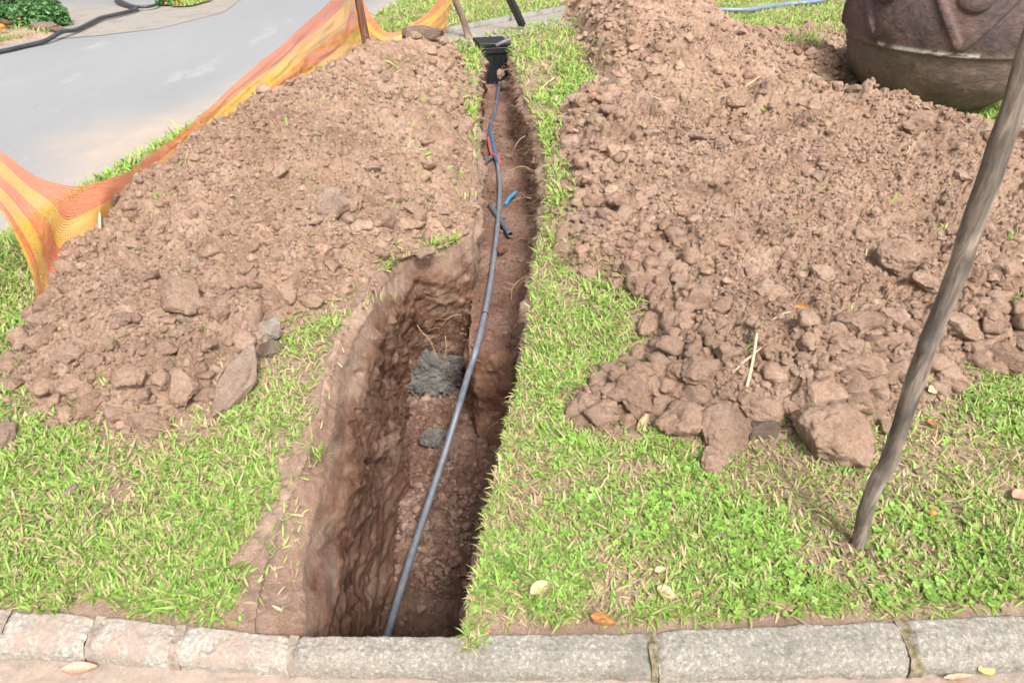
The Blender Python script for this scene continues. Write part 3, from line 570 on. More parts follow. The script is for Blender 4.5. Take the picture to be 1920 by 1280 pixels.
# large clods and stones traced one by one: (px, py, half width px, half height px, rotation deg, material, name, label)
BIG = [
 (1287, 778, 62, 44, 10, M_clod, 'soil_clod', 'large flat pinkish clod at the front edge of the right heap, left of two'),
 (1352, 792, 50, 50, -20, M_clod, 'soil_clod', 'large rough clod at the front edge of the right heap, touching the flat pinkish one'),
 (1565, 812, 72, 58, 0, M_clod, 'soil_clod', 'biggest block of soil standing alone on the grass in front of the right heap'),
 (1334, 860, 31, 28, 5, M_clod, 'soil_clod', 'square clod on the grass below the front edge of the right heap'),
 (1185, 735, 48, 42, 30, M_clod, 'soil_clod', 'rounded large clod at the left front corner of the right heap'),
 (1435, 768, 48, 26, -8, M_clod, 'soil_clod', 'wedge shaped clod with a shaded underside beside a brown leaf'),
 (1430, 802, 32, 20, 8, M_rockd, 'soil_clod', 'greyish clod half under the wedge shaped clod'),
 (1310, 690, 40, 24, 0, M_clod, 'soil_clod', 'long smooth clod on the lower left part of the right heap'),
 (1530, 738, 46, 32, 25, M_clod, 'soil_clod', 'upright split clod at the front of the right heap with a slanting face'),
 (1605, 745, 26, 18, 0, M_clod, 'soil_clod', 'small clod resting on grass behind the biggest block'),
 (1690, 475, 48, 36, -10, M_clod, 'soil_clod', 'large angular clod on the right heap just left of the wooden stake'),
 (1735, 525, 30, 18, -30, M_clod, 'soil_clod', 'flat slab of soil below the large angular clod near the stake'),
 (1610, 600, 44, 24, 5, M_clod, 'soil_clod', 'broad clod in the middle of the right heap below a dark crevice'),
 (1672, 592, 26, 24, 0, M_clod, 'soil_clod', 'round clod in the right heap touching the stake on its left'),
 (1585, 645, 28, 20, 0, M_clod, 'soil_clod', 'clod under the broad clod in the middle of the right heap'),
 (1610, 682, 52, 24, 0, M_clod, 'soil_clod', 'long crumbly clod lying across the lower right heap'),
 (1540, 508, 28, 20, 12, M_clod, 'soil_clod', 'pale flat sided clod in the middle of the right heap'),
 (1200, 525, 26, 26, 0, M_clod, 'soil_clod', 'round clod at the left edge of the right heap, left of a pair'),
 (1242, 530, 20, 19, 0, M_clod, 'soil_clod', 'round clod at the left edge of the right heap, right of a pair'),
 (1220, 600, 24, 30, -50, M_clod, 'soil_clod', 'long tilted clod at the left edge of the right heap above the grass'),
 (1880, 665, 40, 34, 0, M_clod, 'soil_clod', 'large clod at the right edge of the photo above the grass'),
 (1800, 610, 38, 22, -15, M_clod, 'soil_clod', 'slab shaped clod just right of the wooden stake'),
 (1770, 700, 34, 30, 0, M_clod, 'soil_clod', 'clod right of the wooden stake at the edge of the grass'),
 (1658, 800, 20, 24, 20, M_clod, 'soil_clod', 'clod on the grass right of the biggest block'),
 (1450, 550, 40, 20, 0, M_clod, 'soil_clod', 'broad low clod on the left middle of the right heap'),
 (1722, 185, 26, 26, 0, M_redclod, 'soil_clod', 'reddish clod leaning against the base of the round pot'),
 (1720, 230, 34, 24, 0, M_clod, 'soil_clod', 'dark lumpy clod on the crest of the right heap below the pot'),
 (1085, 183, 24, 10, 8, M_rock, 'stone', 'pale pink flat stone at the edge of the right heap near the trench'),
 (1140, 155, 26, 14, 35, M_rockd, 'stone', 'tilted brown stone behind the pale pink stone'),
 (1375, 190, 34, 16, 10, M_clod, 'soil_clod', 'broken crust of soil on the upper left of the right heap'),
 (440, 705, 36, 75, -10, M_rock, 'stone', 'long pointed stone at the front of the left heap'),
 (507, 615, 22, 24, 0, M_rockg, 'stone', 'white and grey stone above the long pointed stone'),
 (508, 656, 25, 16, 0, M_rockd, 'stone', 'dark grey stone below the white and grey stone'),
 (622, 372, 30, 40, -10, M_rock, 'stone', 'smooth pale boulder in the upper middle of the left heap'),
 (340, 545, 40, 48, 35, M_clod, 'soil_clod', 'big smooth lump in the middle of the left heap with a hollow beneath'),
 (540, 545, 26, 22, 0, M_clod, 'soil_clod', 'broad clod on the lower right of the left heap'),
 (415, 585, 22, 18, 0, M_clod, 'soil_clod', 'pale rounded clod right of the big smooth lump on the left heap'),
 (90, 705, 22, 28, 0, M_clod, 'soil_clod', 'tall clod at the left front edge of the left heap'),
 (140, 722, 30, 22, 0, M_clod, 'soil_clod', 'rounded clod at the front of the left heap, right of the tall clod'),
 (172, 750, 22, 24, 0, M_clod, 'soil_clod', 'clod sitting on the grass at the lower left of the left heap'),
 (245, 705, 32, 22, 0, M_clod, 'soil_clod', 'wide clod at the front of the left heap between grass tufts'),
 (345, 715, 32, 34, 20, M_clod, 'soil_clod', 'knobbly clod at the front of the left heap, left of the long stone'),
 (285, 792, 46, 22, -12, M_clod, 'soil_clod', 'long loose clod lying on the grass in front of the left heap'),
 (8, 815, 26, 34, 0, M_rock, 'stone', 'smooth tan stone cut by the left edge of the photo'),
 (60, 585, 20, 16, 0, M_clod, 'soil_clod', 'clod on the grass beside the tied foot of the netting'),
 (135, 918, 13, 15, 0, M_rock, 'stone', 'small tan stone alone on the left lawn'),
 (227, 1040, 9, 10, 0, M_rockd, 'stone', 'tiny brown stone on the left lawn near the kerb'),
 (792, 63, 40, 16, 8, M_rockd, 'soil_clod', 'large dark block of soil at the far end in front of the netting'),
 (775, 388, 17, 14, 0, M_clod, 'soil_clod', 'rounded clod near the trench edge on the upper right of the left heap'),
 (833, 397, 13, 7, 15, M_rock, 'stone', 'small pale flat stone near the narrow trench edge'),
 (800, 470, 20, 12, 20, M_rock, 'stone', 'tan stone at the head of the deep pit'),
 (478, 805, 11, 8, 0, M_rock, 'stone', 'small pale stone on bare soil left of the deep pit'),
 (215, 360, 12, 10, 0, M_rockd, 'soil_clod', 'dark clod where the netting meets the left heap'),
 (168, 392, 24, 12, 0, M_redclod, 'soil_clod', 'reddish brown clod at the left end of the heap against the netting'),
]
bi = 0
def surfpix(px, py):
    d = ray(px, py); lo, hi = 1.2, 12.0
    for n_ in (240, 24):
        t = np.linspace(lo, hi, n_); pts = np.array([0, 0, H])+t[:, None]*d; z, _ = surf(pts[:, 0], pts[:, 1]); k = max(1, int(np.argmax(pts[:, 2] < z))); lo, hi = t[k-1], t[k]
    return pts[k]
for (px, py, hw, hh, rot, mt, nm, lb) in BIG:
    p = surfpix(px, py+hh*.45); sc = zc(p[1], p[2])/F; bi += 1
    V = clodV(i4[0], 700+bi, 15, .18, .06); a = math.radians(rot); V = V/np.abs(V).max(0)
    sx = hw*sc*1.06; sy = hh*sc*1.25; V = V*np.array([sx, sy*1.05, max(min(sx, sy)*.8, .012)])
    if hh == 75: V[:, 0] *= 1+.55*V[:, 1]/sy
    ca, sa = math.cos(a), math.sin(a); V = V@np.array([[ca, sa, 0], [-sa, ca, 0], [0, 0, 1]])
    ti = 1.0+.1*math.sin(bi*2.3)
    o = mesh(nm, V, [i4[1]], mt, col=np.full((len(V), 3), ti), loc=(p[0], p[1], p[2]+min(sx, sy)*(.5 if hh == 75 else .28))); o.rotation_euler[0] = .25
    tag(o, lb, 'stone' if nm == 'stone' else 'soil clod')
def pix(p):
    p = np.array(p)-np.array([0, 0, H]); dep = p[1]*math.cos(TH)-p[2]*math.sin(TH); up = p[1]*math.sin(TH)+p[2]*math.cos(TH); return 960+F*p[0]/dep, 640-F*up/dep
LM = [(a[0], a[1], t) for a, t in zip(BIG, ['the flat pinkish front clod', 'the rough front clod', 'the biggest block', 'the square clod on the grass', 'the rounded front corner clod', 'the wedge shaped clod', 'the greyish clod', 'the long smooth clod', 'the upright split clod', 'the small clod behind the biggest block',
      'the large angular clod', 'the flat slab by the stake', 'the broad middle clod', 'the round clod touching the stake', 'the clod under the broad clod', 'the long crumbly clod', 'the pale flat sided clod', 'the left one of the round pair', 'the right one of the round pair', 'the long tilted clod',
      'the large clod at the right frame edge', 'the slab right of the stake', 'the clod right of the stake', 'the clod beside the biggest block', 'the broad low clod', 'the reddish clod at the pot', 'the dark lumpy clod below the pot', 'the pale pink flat stone', 'the tilted brown stone', 'the broken soil crust',
      'the long pointed stone', 'the white and grey stone', 'the dark grey stone', 'the smooth pale boulder', 'the big smooth lump', 'the broad lower clod', 'the pale rounded clod', 'the tall edge clod', 'the rounded front clod', 'the clod on the grass', 'the wide clod between tufts', 'the knobbly clod', 'the long loose clod', 'the smooth tan edge stone',
      'the tied foot of the netting', 'the small tan lawn stone', 'the tiny lawn stone', 'the large dark far block', 'the clod near the trench edge', 'the small pale flat stone', 'the tan stone at the pit head', 'the small pale stone on bare soil', 'the dark clod at the netting', 'the reddish clod at the netting'])]
DIRS = ['right of', 'below and right of', 'below', 'below and left of', 'left of', 'above and left of', 'above', 'above and right of']; seen = {}
CLODS.sort(key=lambda c: -c[2]); ORD = ['', 'second ', 'third ', 'fourth ', 'fifth ', 'sixth ', 'seventh ', 'eighth ', 'ninth ', 'tenth ', 'eleventh ', 'twelfth ', 'thirteenth ', 'fourteenth ', 'fifteenth ', 'sixteenth ', 'seventeenth ', 'eighteenth ', 'nineteenth ', 'twentieth ']; rec = []
for o, wh, sz in CLODS:
    px, py = pix(o.location); dd_ = [math.hypot(px-a, py-b) for a, b, _ in LM]; k = int(np.argmin(dd_)); a = math.atan2(py-LM[k][1], px-LM[k][0]); di = int(round(a/(math.pi/4))) % 8; rec.append((o, wh, k, di, dd_[k]))
rec.sort(key=lambda r_: r_[4])
for o, wh, k, di, ds in rec:
    n_ = seen.get((k, di), 0); seen[(k, di)] = n_+1; lb = (ORD[min(n_, 19)]+'nearest brown clod %s %s' % (DIRS[di].replace(' and ', '-'), LM[k][2])).strip(); tag(o, lb, 'soil clod', GL[wh][1])
# damp clods on the pit floor
n = 3600; x = rng.uniform(-.62, .05, n); y = rng.uniform(1.3, 3.3, n); r = np.clip(.007*rng.uniform(.02, 1, n)**-.45, 0, .035); k = rng.uniform(size=n) < .3+.7*smooth(fbm(x, y, 3, 2, 640)*2+.5)
x, y, r = x[k], y[k], r[k]; tc = tintc(len(x), .9, 1.6)*np.where(y > 1.9, 1.25, 1)[:, None]
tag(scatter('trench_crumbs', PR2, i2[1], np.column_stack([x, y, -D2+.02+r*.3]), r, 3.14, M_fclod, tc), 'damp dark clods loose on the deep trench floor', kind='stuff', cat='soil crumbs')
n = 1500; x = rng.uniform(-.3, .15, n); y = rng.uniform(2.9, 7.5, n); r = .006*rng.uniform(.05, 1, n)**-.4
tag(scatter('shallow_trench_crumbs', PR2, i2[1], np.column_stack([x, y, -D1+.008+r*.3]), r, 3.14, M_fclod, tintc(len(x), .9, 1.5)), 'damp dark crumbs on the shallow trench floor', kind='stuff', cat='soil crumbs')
for (px, py, z, s, mt, lb) in [(812, 700, -.60, (.24, .11, .17), M_clay, 'grey green lump of clay bulging from the end wall of the deep pit'), (815, 818, -.98, (.085, .07, .06), M_clay, 'round grey clay lump on the deep pit floor left of the pipe'),
                               (888, 777, -.99, (.026, .026, .022), M_rock, 'small round stone on the pit floor right of the pipe'), (858, 995, -1.02, (.03, .025, .02), M_rockd, 'dark stone low on the deep pit floor near the pipe'),
                               (841, 1088, -1.03, (.02, .02, .014), M_rockd, 'small flat stone on the bare pit floor near the kerb'), (938, 470, -.38, (.045, .035, .025), M_redclod, 'orange brown stone on the shallow trench floor beside the pipe'),
                               (938, 140, -.22, (.05, .04, .06), M_rock, 'tan stone in front of the black box'), (944, 160, -.3, (.07, .06, .07), M_rockd, 'dark clod below the tan stone at the black box')]:
    p = R(812, 700, 3.30) if py == 700 else P(px, py, z); bi += 1; V = clodV(i4[0], 700+bi, 9, .25, .11 if mt is M_clay else .06); V = V/np.abs(V).max(0)*np.array(s)
    if bi == 55: V = V
    if mt is M_clay: V = V*(1+.10*vn3(V*38, 5)[:, None]+.06*vn3(V*80, 6)[:, None])
    o = mesh('clay_lump' if mt is M_clay else 'stone', V, [i4[1]], mt, loc=p)
    if mt is M_clay:
        kk_ = rng.integers(0, len(V), 900 if py == 700 else 260); gp = V[kk_]*rng.uniform(.95, 1.12, (len(kk_), 1)); gr = scatter('gravel', PR2, i2[1], gp, rng.uniform(.004, .014, len(kk_)), 3.14, M_clay, tintc(len(kk_))); gr.parent = o; gr['kind'] = 'stuff'
    tag(o, lb, 'clay lump' if mt is M_clay else 'stone')

# ------------------------------------------------------------------ grass
BARE = [PP([(640, 572), (700, 505), (735, 470), (890, 436), (893, 300), (850, 110), (740, 60), (560, 200), (560, 420)]),
        PP([(450, 1160), (480, 1020), (530, 900), (605, 790), (640, 690), (680, 560), (640, 600), (700, 1200)])]
PATH = PP([(560, 130), (835, 84), (960, 54), (1120, 25), (1120, 8), (1053, 23), (835, 64), (560, 118)])
def gdens(x, y):
    _, a = heap_h(x, y, footL, crestL); _, b = heap_h(x, y, footRt, crestR); _, c = heap_h(x, y, footB, crestB); dm = np.maximum(np.maximum(a, b), c)
    d = np.where(dm > .05, .004, np.where(dm > -.02, .35, 1.0))
    d = np.where(inpoly(x, y, BARE[0]), .012, d); dl = dseg(x, y, [tuple(r_[:2]) for r_ in rimL[:10]]); d = d*np.where((x < -.2) & (y < 3.3), .03+.97*smooth((dl-np.interp(y, [1.1, 1.9], [.15, .035])+.05*fbm(x, y, 8, 2, 9))/.10), 1)
    tuft = (dseg(x, y, [tuple(r_[:2]) for r_ in rimL[15:]]) < .13+.06*fbm(x, y, 3, 2, 66)) & (x < 0); d = np.where(tuft, np.maximum(d, .5*smooth(fbm(x, y, 4, 3, 67)*4+.9)), d)
    pat = smooth(fbm(x, y, 3.2, 4, 680)*3.0+.72); pat = np.maximum(pat, smooth((.8-roadd(x, y))/.3)); pat = np.maximum(pat, smooth((y-8.3)/.5)*.9); d = d*(.24+.76*pat); d = d*smooth((y-kerby(x)-.008-.03*fbm(x, y, 7, 2, 3))/.05)
    d = d*(roadd(x, y) > .06)*(~inpoly(x, y, TPOLY))*(~inpoly(x, y, PATH)); return d, pat
def blades(name, x, y, z, L, W, col, lean, mat=M_grass, curl=(.2, 1.0), lab=None):
    n = len(x); yaw = rng.uniform(0, 2*np.pi, n); l0 = rng.uniform(lean[0], lean[1], n); l1 = l0+rng.uniform(curl[0], curl[1], n)
    dirx, diry = np.cos(yaw), np.sin(yaw); sx, sy = -diry, dirx; P_ = np.stack([x, y, z], 1); pts = [P_]; 
    for k in range(3):
        a = l0+(l1-l0)*k/2; st = np.stack([np.sin(a)*dirx, np.sin(a)*diry, np.cos(a)], 1)*(L/3)[:, None]; pts.append(pts[-1]+st)
    tw = rng.uniform(-.6, .6, n); S = np.stack([sx*np.cos(tw), sy*np.cos(tw), np.sin(tw)], 1)*(W/2)[:, None]; ws = [.7, 1.0, .75]
    V = np.stack([pts[0]-S*ws[0], pts[0]+S*ws[0], pts[1]-S*ws[1], pts[1]+S*ws[1], pts[2]-S*ws[2], pts[2]+S*ws[2], pts[3]], 1).reshape(-1, 3)
    o = (np.arange(n)*7)[:, None]; Q = np.vstack([o+np.array([[0, 1, 3, 2]]), o+np.array([[2, 3, 5, 4]])]); T = o+np.array([[4, 5, 6]])
    return mesh(name, V, [Q, T], mat, col=np.repeat(col, 7, 0))
def gcol(n, dry=0.0):
    A = np.array([.23, .38, .06]); B = np.array([.38, .52, .14]); C = np.array([.12, .24, .045]); t = rng.uniform(size=(n, 1)); u = rng.uniform(size=(n, 1))
    c = np.where(u < .75, A*(1-t)+B*t, A*(1-t)+C*t); d = rng.uniform(size=n) < dry; tan = np.array([.50, .40, .22])*rng.uniform(.7, 1.15, (n, 1)); c[d] = tan[d]; return c
def grassify(n, y0, y1, name, lab, Lr=(.018, .045), Wr=(.0035, .0065), dry=.2, u0=-.95, u1=.95):
    x, y, zz = fanpts(n, u0, u1, y0, y1); d, pat = gdens(x, y); cl_ = .45+.55*smooth(fbm(x, y, 16, 2, 690)*2+.6); m = rng.uniform(size=n) < d*cl_
    x, y, zz, pat = x[m], y[m], zz[m], pat[m]; k = len(x); z = gz(x, y); s = np.clip(zz/2.6, .9, 2.1)**.6
    c = gcol(k, 0); dr = rng.uniform(size=k) < dry+.35*(1-pat); c[dr] = np.array([.48, .37, .22])*rng.uniform(.7, 1.2, (dr.sum(), 1))
    L = rng.uniform(*Lr, k)*s*np.where(rng.uniform(size=k) < .06, 1.7, 1); W = rng.uniform(*Wr, k)*s
    hf, _ = surf(x, y); z = np.where((hf-z < .05), np.maximum(z, hf-.004), hf-.004)
    o = blades(name, x, y, z-.002, L, W, c, (.55, 1.5), curl=(-.2, .8)); tag(o, lab, 'grass', kind='stuff'); return o
grassify(540000, 1.0, 3.4, 'grass', 'short green lawn grass around the trench', (.013, .050), (.004, .0092), .29)
grassify(330000, 3.2, 12.5, 'far_grass', 'green verge grass farther back along the trench and road', (.03, .065), (.006, .012), .16, -.95, .95)
# dry thatch lying flat
x, y, zz = fanpts(230000, -.9, .9, 1.0, 5); d, pat = gdens(x, y); m = rng.uniform(size=len(x)) < d*.55*(1.15-pat*.75); x, y, zz = x[m], y[m], zz[m]; k = len(x)
tc = np.array([.50, .40, .25])*rng.uniform(.65, 1.2, (k, 1)); o = blades('thatch', x, y, gz(x, y)+.004, rng.uniform(.015, .04, k), rng.uniform(.0015, .003, k), tc, (1.2, 1.55), curl=(0, .3)); tag(o, 'dry straw coloured thatch between the grass blades', 'thatch', kind='stuff')
# blades overhanging the trench rim
rr = np.array([r_ for r_ in rimR[1:]]); sgm = rng.integers(0, len(rr)-1, 4200); t = rng.uniform(size=(4200, 1)); pr = rr[sgm]*(1-t)+rr[sgm+1]*t
pr[:, 0] += rng.uniform(-.012, .04, 4200); o = blades('rim_grass', pr[:, 0], pr[:, 1], gz(pr[:, 0], pr[:, 1])+.002, rng.uniform(.015, .045, 4200), rng.uniform(.003, .006, 4200), gcol(4200, .5), (.5, 1.6), curl=(.3, 1.2)); tag(o, 'ragged grass and straw hanging over the right trench edge', 'grass', kind='stuff')
# clover
def clover(n, u0, u1, y0, y1, name, lab, big=1.0):
    x, y, zz = fanpts(n, u0, u1, y0, y1); d, pat = gdens(x, y); m = rng.uniform(size=n) < d*smooth(fbm(x, y, 2.5, 2, 695)*3+.5); x, y = x[m], y[m]; k = len(x)
    V = []; ang = np.linspace(0, 2*np.pi, 7, endpoint=False)
    for j in range(3):
        a = 2*np.pi*j/3; cx, cy = .62*math.cos(a), .62*math.sin(a); V += [(cx+.56*math.cos(b), cy+.56*math.sin(b), .12*math.cos(b-a)) for b in ang]
    pv = np.array(V); Fc = np.array([[7*j+i for i in range(7)] for j in range(3)])
    c = np.array([.22, .37, .07])*rng.uniform(.7, 1.45, (k, 1))*(1+rng.normal(size=(k, 3))*.05)
    tag(scatter(name, [pv], Fc, np.column_stack([x, y, gz(x, y)+rng.uniform(.006, .024, k)]), rng.uniform(.004, .0085, k)*big, .55, M_grass, c), lab, 'clover', kind='stuff')
clover(9000, -.15, .95, 1.0, 2.2, 'clover', 'small round clover leaves in the right lawn near the kerb', 1.15)
clover(1500, .1, .95, 1.0, 1.5, 'broad_leaf_weeds', 'low broad leaved weeds among the grass by the right kerb', 2.0)
clover(2500, -.95, -.2, 1.0, 2.3, 'left_clover', 'small clover leaves in the left lawn near the kerb')
def tuftat(px, py, n, L, W, lab, spread=.03, dry=.1, lean=(.05, .8)):
    p = surfpix(px, py); x = rng.normal(0, spread, n); y = rng.normal(0, spread, n); o = blades('grass_tuft', x, y, x*0-.01, rng.uniform(L*.6, L, n), rng.uniform(W*.7, W, n), gcol(n, dry), lean)
    o.location = p; tag(o, lab, 'grass tuft')
for a in [(590, 850, 26, .07, .006, 'grass tuft on the bare soil edge left of the deep pit'), (650, 548, 40, .05, .006, 'bright grass tuft where the left heap meets the deep pit'), (720, 560, 30, .06, .004, 'dry grass tuft hanging at the upper left corner of the pit', .03, .5),
          (555, 655, 40, .05, .007, 'grass tuft beside the white and grey stone'), (195, 712, 26, .05, .009, 'grass tuft poking between clods at the front of the left heap'), (1048, 140, 40, .14, .016, 'tall grass tuft beside the narrow trench, left of the back heap', .06),
          (1485, 75, 300, .12, .01, 'grassy clump on broken turf left of the round pot', .16, .35), (1560, 60, 320, .13, .01, 'straggly yellowing clump against the left side of the pot', .13, .5), (1800, 216, 14, .1, .02, 'small green weed below the round pot', .02), (1870, 205, 20, .12, .024, 'dark green weed at the foot of the pot by the stake', .03),
          (1905, 560, 50, .05, .007, 'grass tuft on the right heap at the edge of the photo'), (1910, 450, 50, .05, .007, 'grass patch at the upper right edge of the right heap'), (1595, 135, 14, .1, .01, 'thin grass sprig on the heap crest before the pot', .02), (1070, 330, 60, .07, .009, 'grass tuft leaning over soil right of the narrow trench', .05),
          (860, 330, 14, .07, .006, 'thin grass tuft on bare soil left of the narrow trench', .02), (870, 370, 10, .08, .01, 'flat green blade tuft at the narrow trench edge', .02), (300, 365, 30, .04, .006, 'tiny tuft on the left heap rim near the netting', .02)]:
    tuftat(*a)

# ------------------------------------------------------------------ pipes and cables
def zlist(l, n=10): return catmull([P(a, b, z) for a, b, z in l], n)
main = zlist([(933, 305, -.385), (937, 350, -.385), (935, 400, -.385), (929, 460, -.385), (921, 520, -.385), (909, 590, -.38), (893, 655, -.39), (877, 705, -.50), (858, 770, -.66), (834, 850, -.79), (801, 950, -.90), (765, 1060, -.965), (728, 1183, -.985), (702, 1262, -.985)])
pp = empty('pipe', main[0]); tag(pp, 'long grey plastic pipe running down the trench to the kerb', 'pipe')
tube('pipe_wall', main-main[0], .0168, M_pipe, pp, 20)
j = np.argmin(np.abs(main[:, 1]-P(905, 590, -.38)[1])); c = main[j]-main[0]; t = main[j+1]-main[j]; t /= np.linalg.norm(t)
tube('tie_wire', [c-t*.003, c+t*.003], .0195, M_hole, pp, 16)
def cable(name, l, r, mat, lab, group=None, n=10):
    p = zlist(l, n); o = tube(name, p-p[0], r, mat, None, 12, loc=p[0]); tag(o, lab, 'cable', group); return o
A = [(937, 152, -.30), (931, 195, -.37), (922, 228, -.385), (918, 255, -.385), (922, 280, -.38), (931, 300, -.38), (935, 312, -.385)]
cable('cable', A, .017, M_cgrey, 'slate blue cable from the black box to the grey pipe')
cable('cable', [(920, 248, -.36), (924, 268, -.36), (928, 285, -.36), (934, 303, -.365)], .010, M_cblue, 'bright blue cable strand lying beside the red one')
cable('cable', [(915, 258, -.37), (917, 272, -.37), (921, 288, -.37), (928, 291, -.36), (935, 295, -.37), (938, 306, -.375)], .009, M_red, 'short red cable strand curling round the blue one')
def offcut(l, r, mat, lab, bore=True):
    p = zlist(l, 8); e = empty('pipe_offcut', p[0]); tag(e, lab, 'pipe offcut')
    V, Fs = tubeVF(p-p[0], r, 16, False); n = len(p); V2, F2 = tubeVF(p-p[0], r*.8, 16, False); m_ = len(V)
    k = np.arange(16); k2 = (k+1) % 16; r0 = np.stack([k, k2, m_+k2, m_+k], 1); r1 = r0+(n-1)*16
    mesh('pipe_wall', np.vstack([V, V2]), [np.vstack([Fs[0], F2[0][:, ::-1]+m_, r0[:, ::-1], r1])], mat, e)
offcut([(919, 385, -.40), (935, 408, -.39), (957, 440, -.375)], .020, M_pdark, 'dark grey pipe offcut lying crosswise under the long pipe')
offcut([(947, 385, -.385), (955, 372, -.375), (968, 360, -.36)], .013, M_pbl, 'short blue pipe offcut on the shallow trench floor')
offcut([(902, 312, -.36), (913, 301, -.38), (926, 292, -.39)], .020, M_pdark, 'dark pipe stub sticking out of the left trench wall')

# black chamber box at the far end
bx = empty('chamber_box', (P(928, 172, -.44)[0], 7.86, -.44), math.radians(14)); tag(bx, 'black plastic chamber box standing at the far end of the trench', 'chamber box')
bm = bmesh.new(); boxbm(bm, (-.145, 0, 0), (.145, .30, .43), .008); 
for v in bm.verts:
    f = .88+.12*v.co.z/.43; v.co.x *= f
for xx in (-.07, .0, .07): boxbm(bm, (xx-.006, -.008, .02), (xx+.006, .002, .40), .002)
bmobj('body', bm, M_box, bx)
bm = bmesh.new(); boxbm(bm, (-.165, -.02, .40), (.165, .32, .455), .004); boxbm(bm, (-.172, -.03, .472), (.172, .33, .505), .004); boxbm(bm, (-.150, -.008, .45), (.150, .31, .48), .002); bmobj('rim', bm, M_box, bx)
bm = bmesh.new(); boxbm(bm, (-.16, -.024, .455), (.16, -.010, .459), .001); boxbm(bm, (-.168, -.034, .502), (.168, -.022, .506), .001); bmobj('scuffed_edge', bm, M_boxe, bx)
bm = bmesh.new(); bmesh.ops.create_uvsphere(bm, u_segments=10, v_segments=6, radius=.008); bmobj('bolt', bm, M_boxe, bx, True, (0, -.006, .09))
p = [R(931, 86, 7.72), R(940, 81, 7.7), R(957, 74, 7.7)]; o = tube('pipe_stub', catmull(p, 6)-p[0], .018, M_pipe, None, 14, loc=p[0]); tag(o, 'short grey pipe stub lying across the rim of the black box', 'pipe')

# ------------------------------------------------------------------ roots
def rootpath(p0, d, L, n=9, wob=.35):
    d = np.array(d, float); d /= np.linalg.norm(d); pts = [np.array(p0, float)]
    for k in range(n):
        d = d+rng.normal(size=3)*wob; d[2] -= .12; d /= np.linalg.norm(d); pts.append(pts[-1]+d*L/n)
    return np.array(pts)
def rootmass(name, seeds, mat, lab):
    VV = []; QQ = []; off = 0
    for p0, d, L, r in seeds:
        p = rootpath(p0, d, L); V, Fs = tubeVF(p, np.linspace(r, r*.3, len(p)), 4, False); VV.append(V); QQ.append(Fs[0]+off); off += len(V)
    tag(mesh(name, np.vstack(VV), [np.vstack(QQ)], mat), lab, 'roots', kind='stuff')
sd_ = []
wallpt = lambda k, t: (rim[k]*(1-t)+np.array([foot[k][0], foot[k][1], foot[k][2]])*t)
qy = rim[:, 1]; right = np.arange(len(q)) > int(np.argmax(qy)); 
candR = np.where(right & (qy > 2.9) & (qy < 7.5))[0]; candL = np.where(~right & (qy > 3.0) & (qy < 7.6))[0]; candC = np.where(~right & (qy > 2.95) & (qy < 3.45) & (rim[:, 0] < -.22))[0]
for c_, nn, tm, LL in ((candR, 1500, .95, .15), (candL, 330, .6, .11), (candC, 90, .7, .1)):
    for _ in range(nn):
        k = rng.choice(c_); t = rng.uniform(.02, tm)**1.2; p = wallpt(k, t); inw = -outn[k]; sd_.append((p+np.array([*(-inw*.01), 0]), (inw[0]*1.0+rng.normal()*.4, inw[1]+rng.normal()*.6, rng.uniform(-1.3, .3)), LL*rng.uniform(.3, 1.1), rng.uniform(.0008, .0018)))
rootmass('fine_roots', sd_, M_root, 'matted fine roots hanging from the narrow trench walls')
rk = [('branched root crossing the trench below the black box', P(893, 185, -.05), (1, -.1, .0), .30, .004), ('long pale root reaching over the cable from the left wall', P(892, 222, -.08), (1, .2, .15), .34, .004), ('pale root sticking out of the right wall by the red cable', P(985, 255, -.15), (-1, -.5, -.2), .26, .0045),
      ('curved root on the right wall above the blue pipe offcut', P(1000, 320, -.15), (-1, -.3, .2), .24, .004), ('forked root beside the blue pipe offcut', P(996, 372, -.2), (-1, .3, .3), .18, .004), ('straight root spanning the shallow floor right of the pipe', P(1000, 515, -.25), (-1, -.1, -.02), .22, .005),
      ('drooping root on the end wall above the grey clay lump', R(778, 605, 3.22), (.6, -.3, -.9), .25, .0035), ('root crossing the end wall of the pit', R(862, 590, 3.26), (-1, -.4, .05), .22, .003), ('thin root hanging before the grey clay lump', R(835, 630, 3.22), (.3, -.4, -1), .2, .003),
      ('pale root in the deep pit left of the pipe', P(850, 760, -.75), (-.4, .1, -1), .12, .004), ('bent root on the pit floor right of the pipe', P(935, 790, -.9), (-1, -.4, -.2), .2, .003), ('thin stem lying on bare soil along the left pit edge', P(545, 1050, 0), (.3, -.8, -.2), .09, .002),
      ('root reaching out in front of the black box', P(897, 145, -.1), (.8, -.3, -.5), .22, .004), ('root jutting from the right wall in front of the box', P(955, 130, -.1), (-1, -.2, .25), .16, .004)]
for lb, p0, d, L, r in rk:
    p = rootpath(p0, d, L, 12, .16); V, Fs = tubeVF(p-p[0], np.linspace(r, r*.4, len(p)), 6, True); Vb = [V]; Fq = [Fs[0]]; Ft = [Fs[1]]; off = len(V)
    for b in (4, 7, 9):
        q2 = rootpath(p[b]-p[0], np.array(d)+rng.normal(size=3)*.6, L*.4, 7, .25); v2, f2 = tubeVF(q2, np.linspace(r*.5, r*.2, len(q2)), 5, True); Vb.append(v2); Fq.append(f2[0]+off); Ft.append(f2[1]+off); off += len(v2)
    o = mesh('root', np.vstack(Vb), [np.vstack(Fq), np.vstack(Ft)], M_root, loc=p[0]); tag(o, lb, 'root', 'bare roots sticking out of the trench walls')

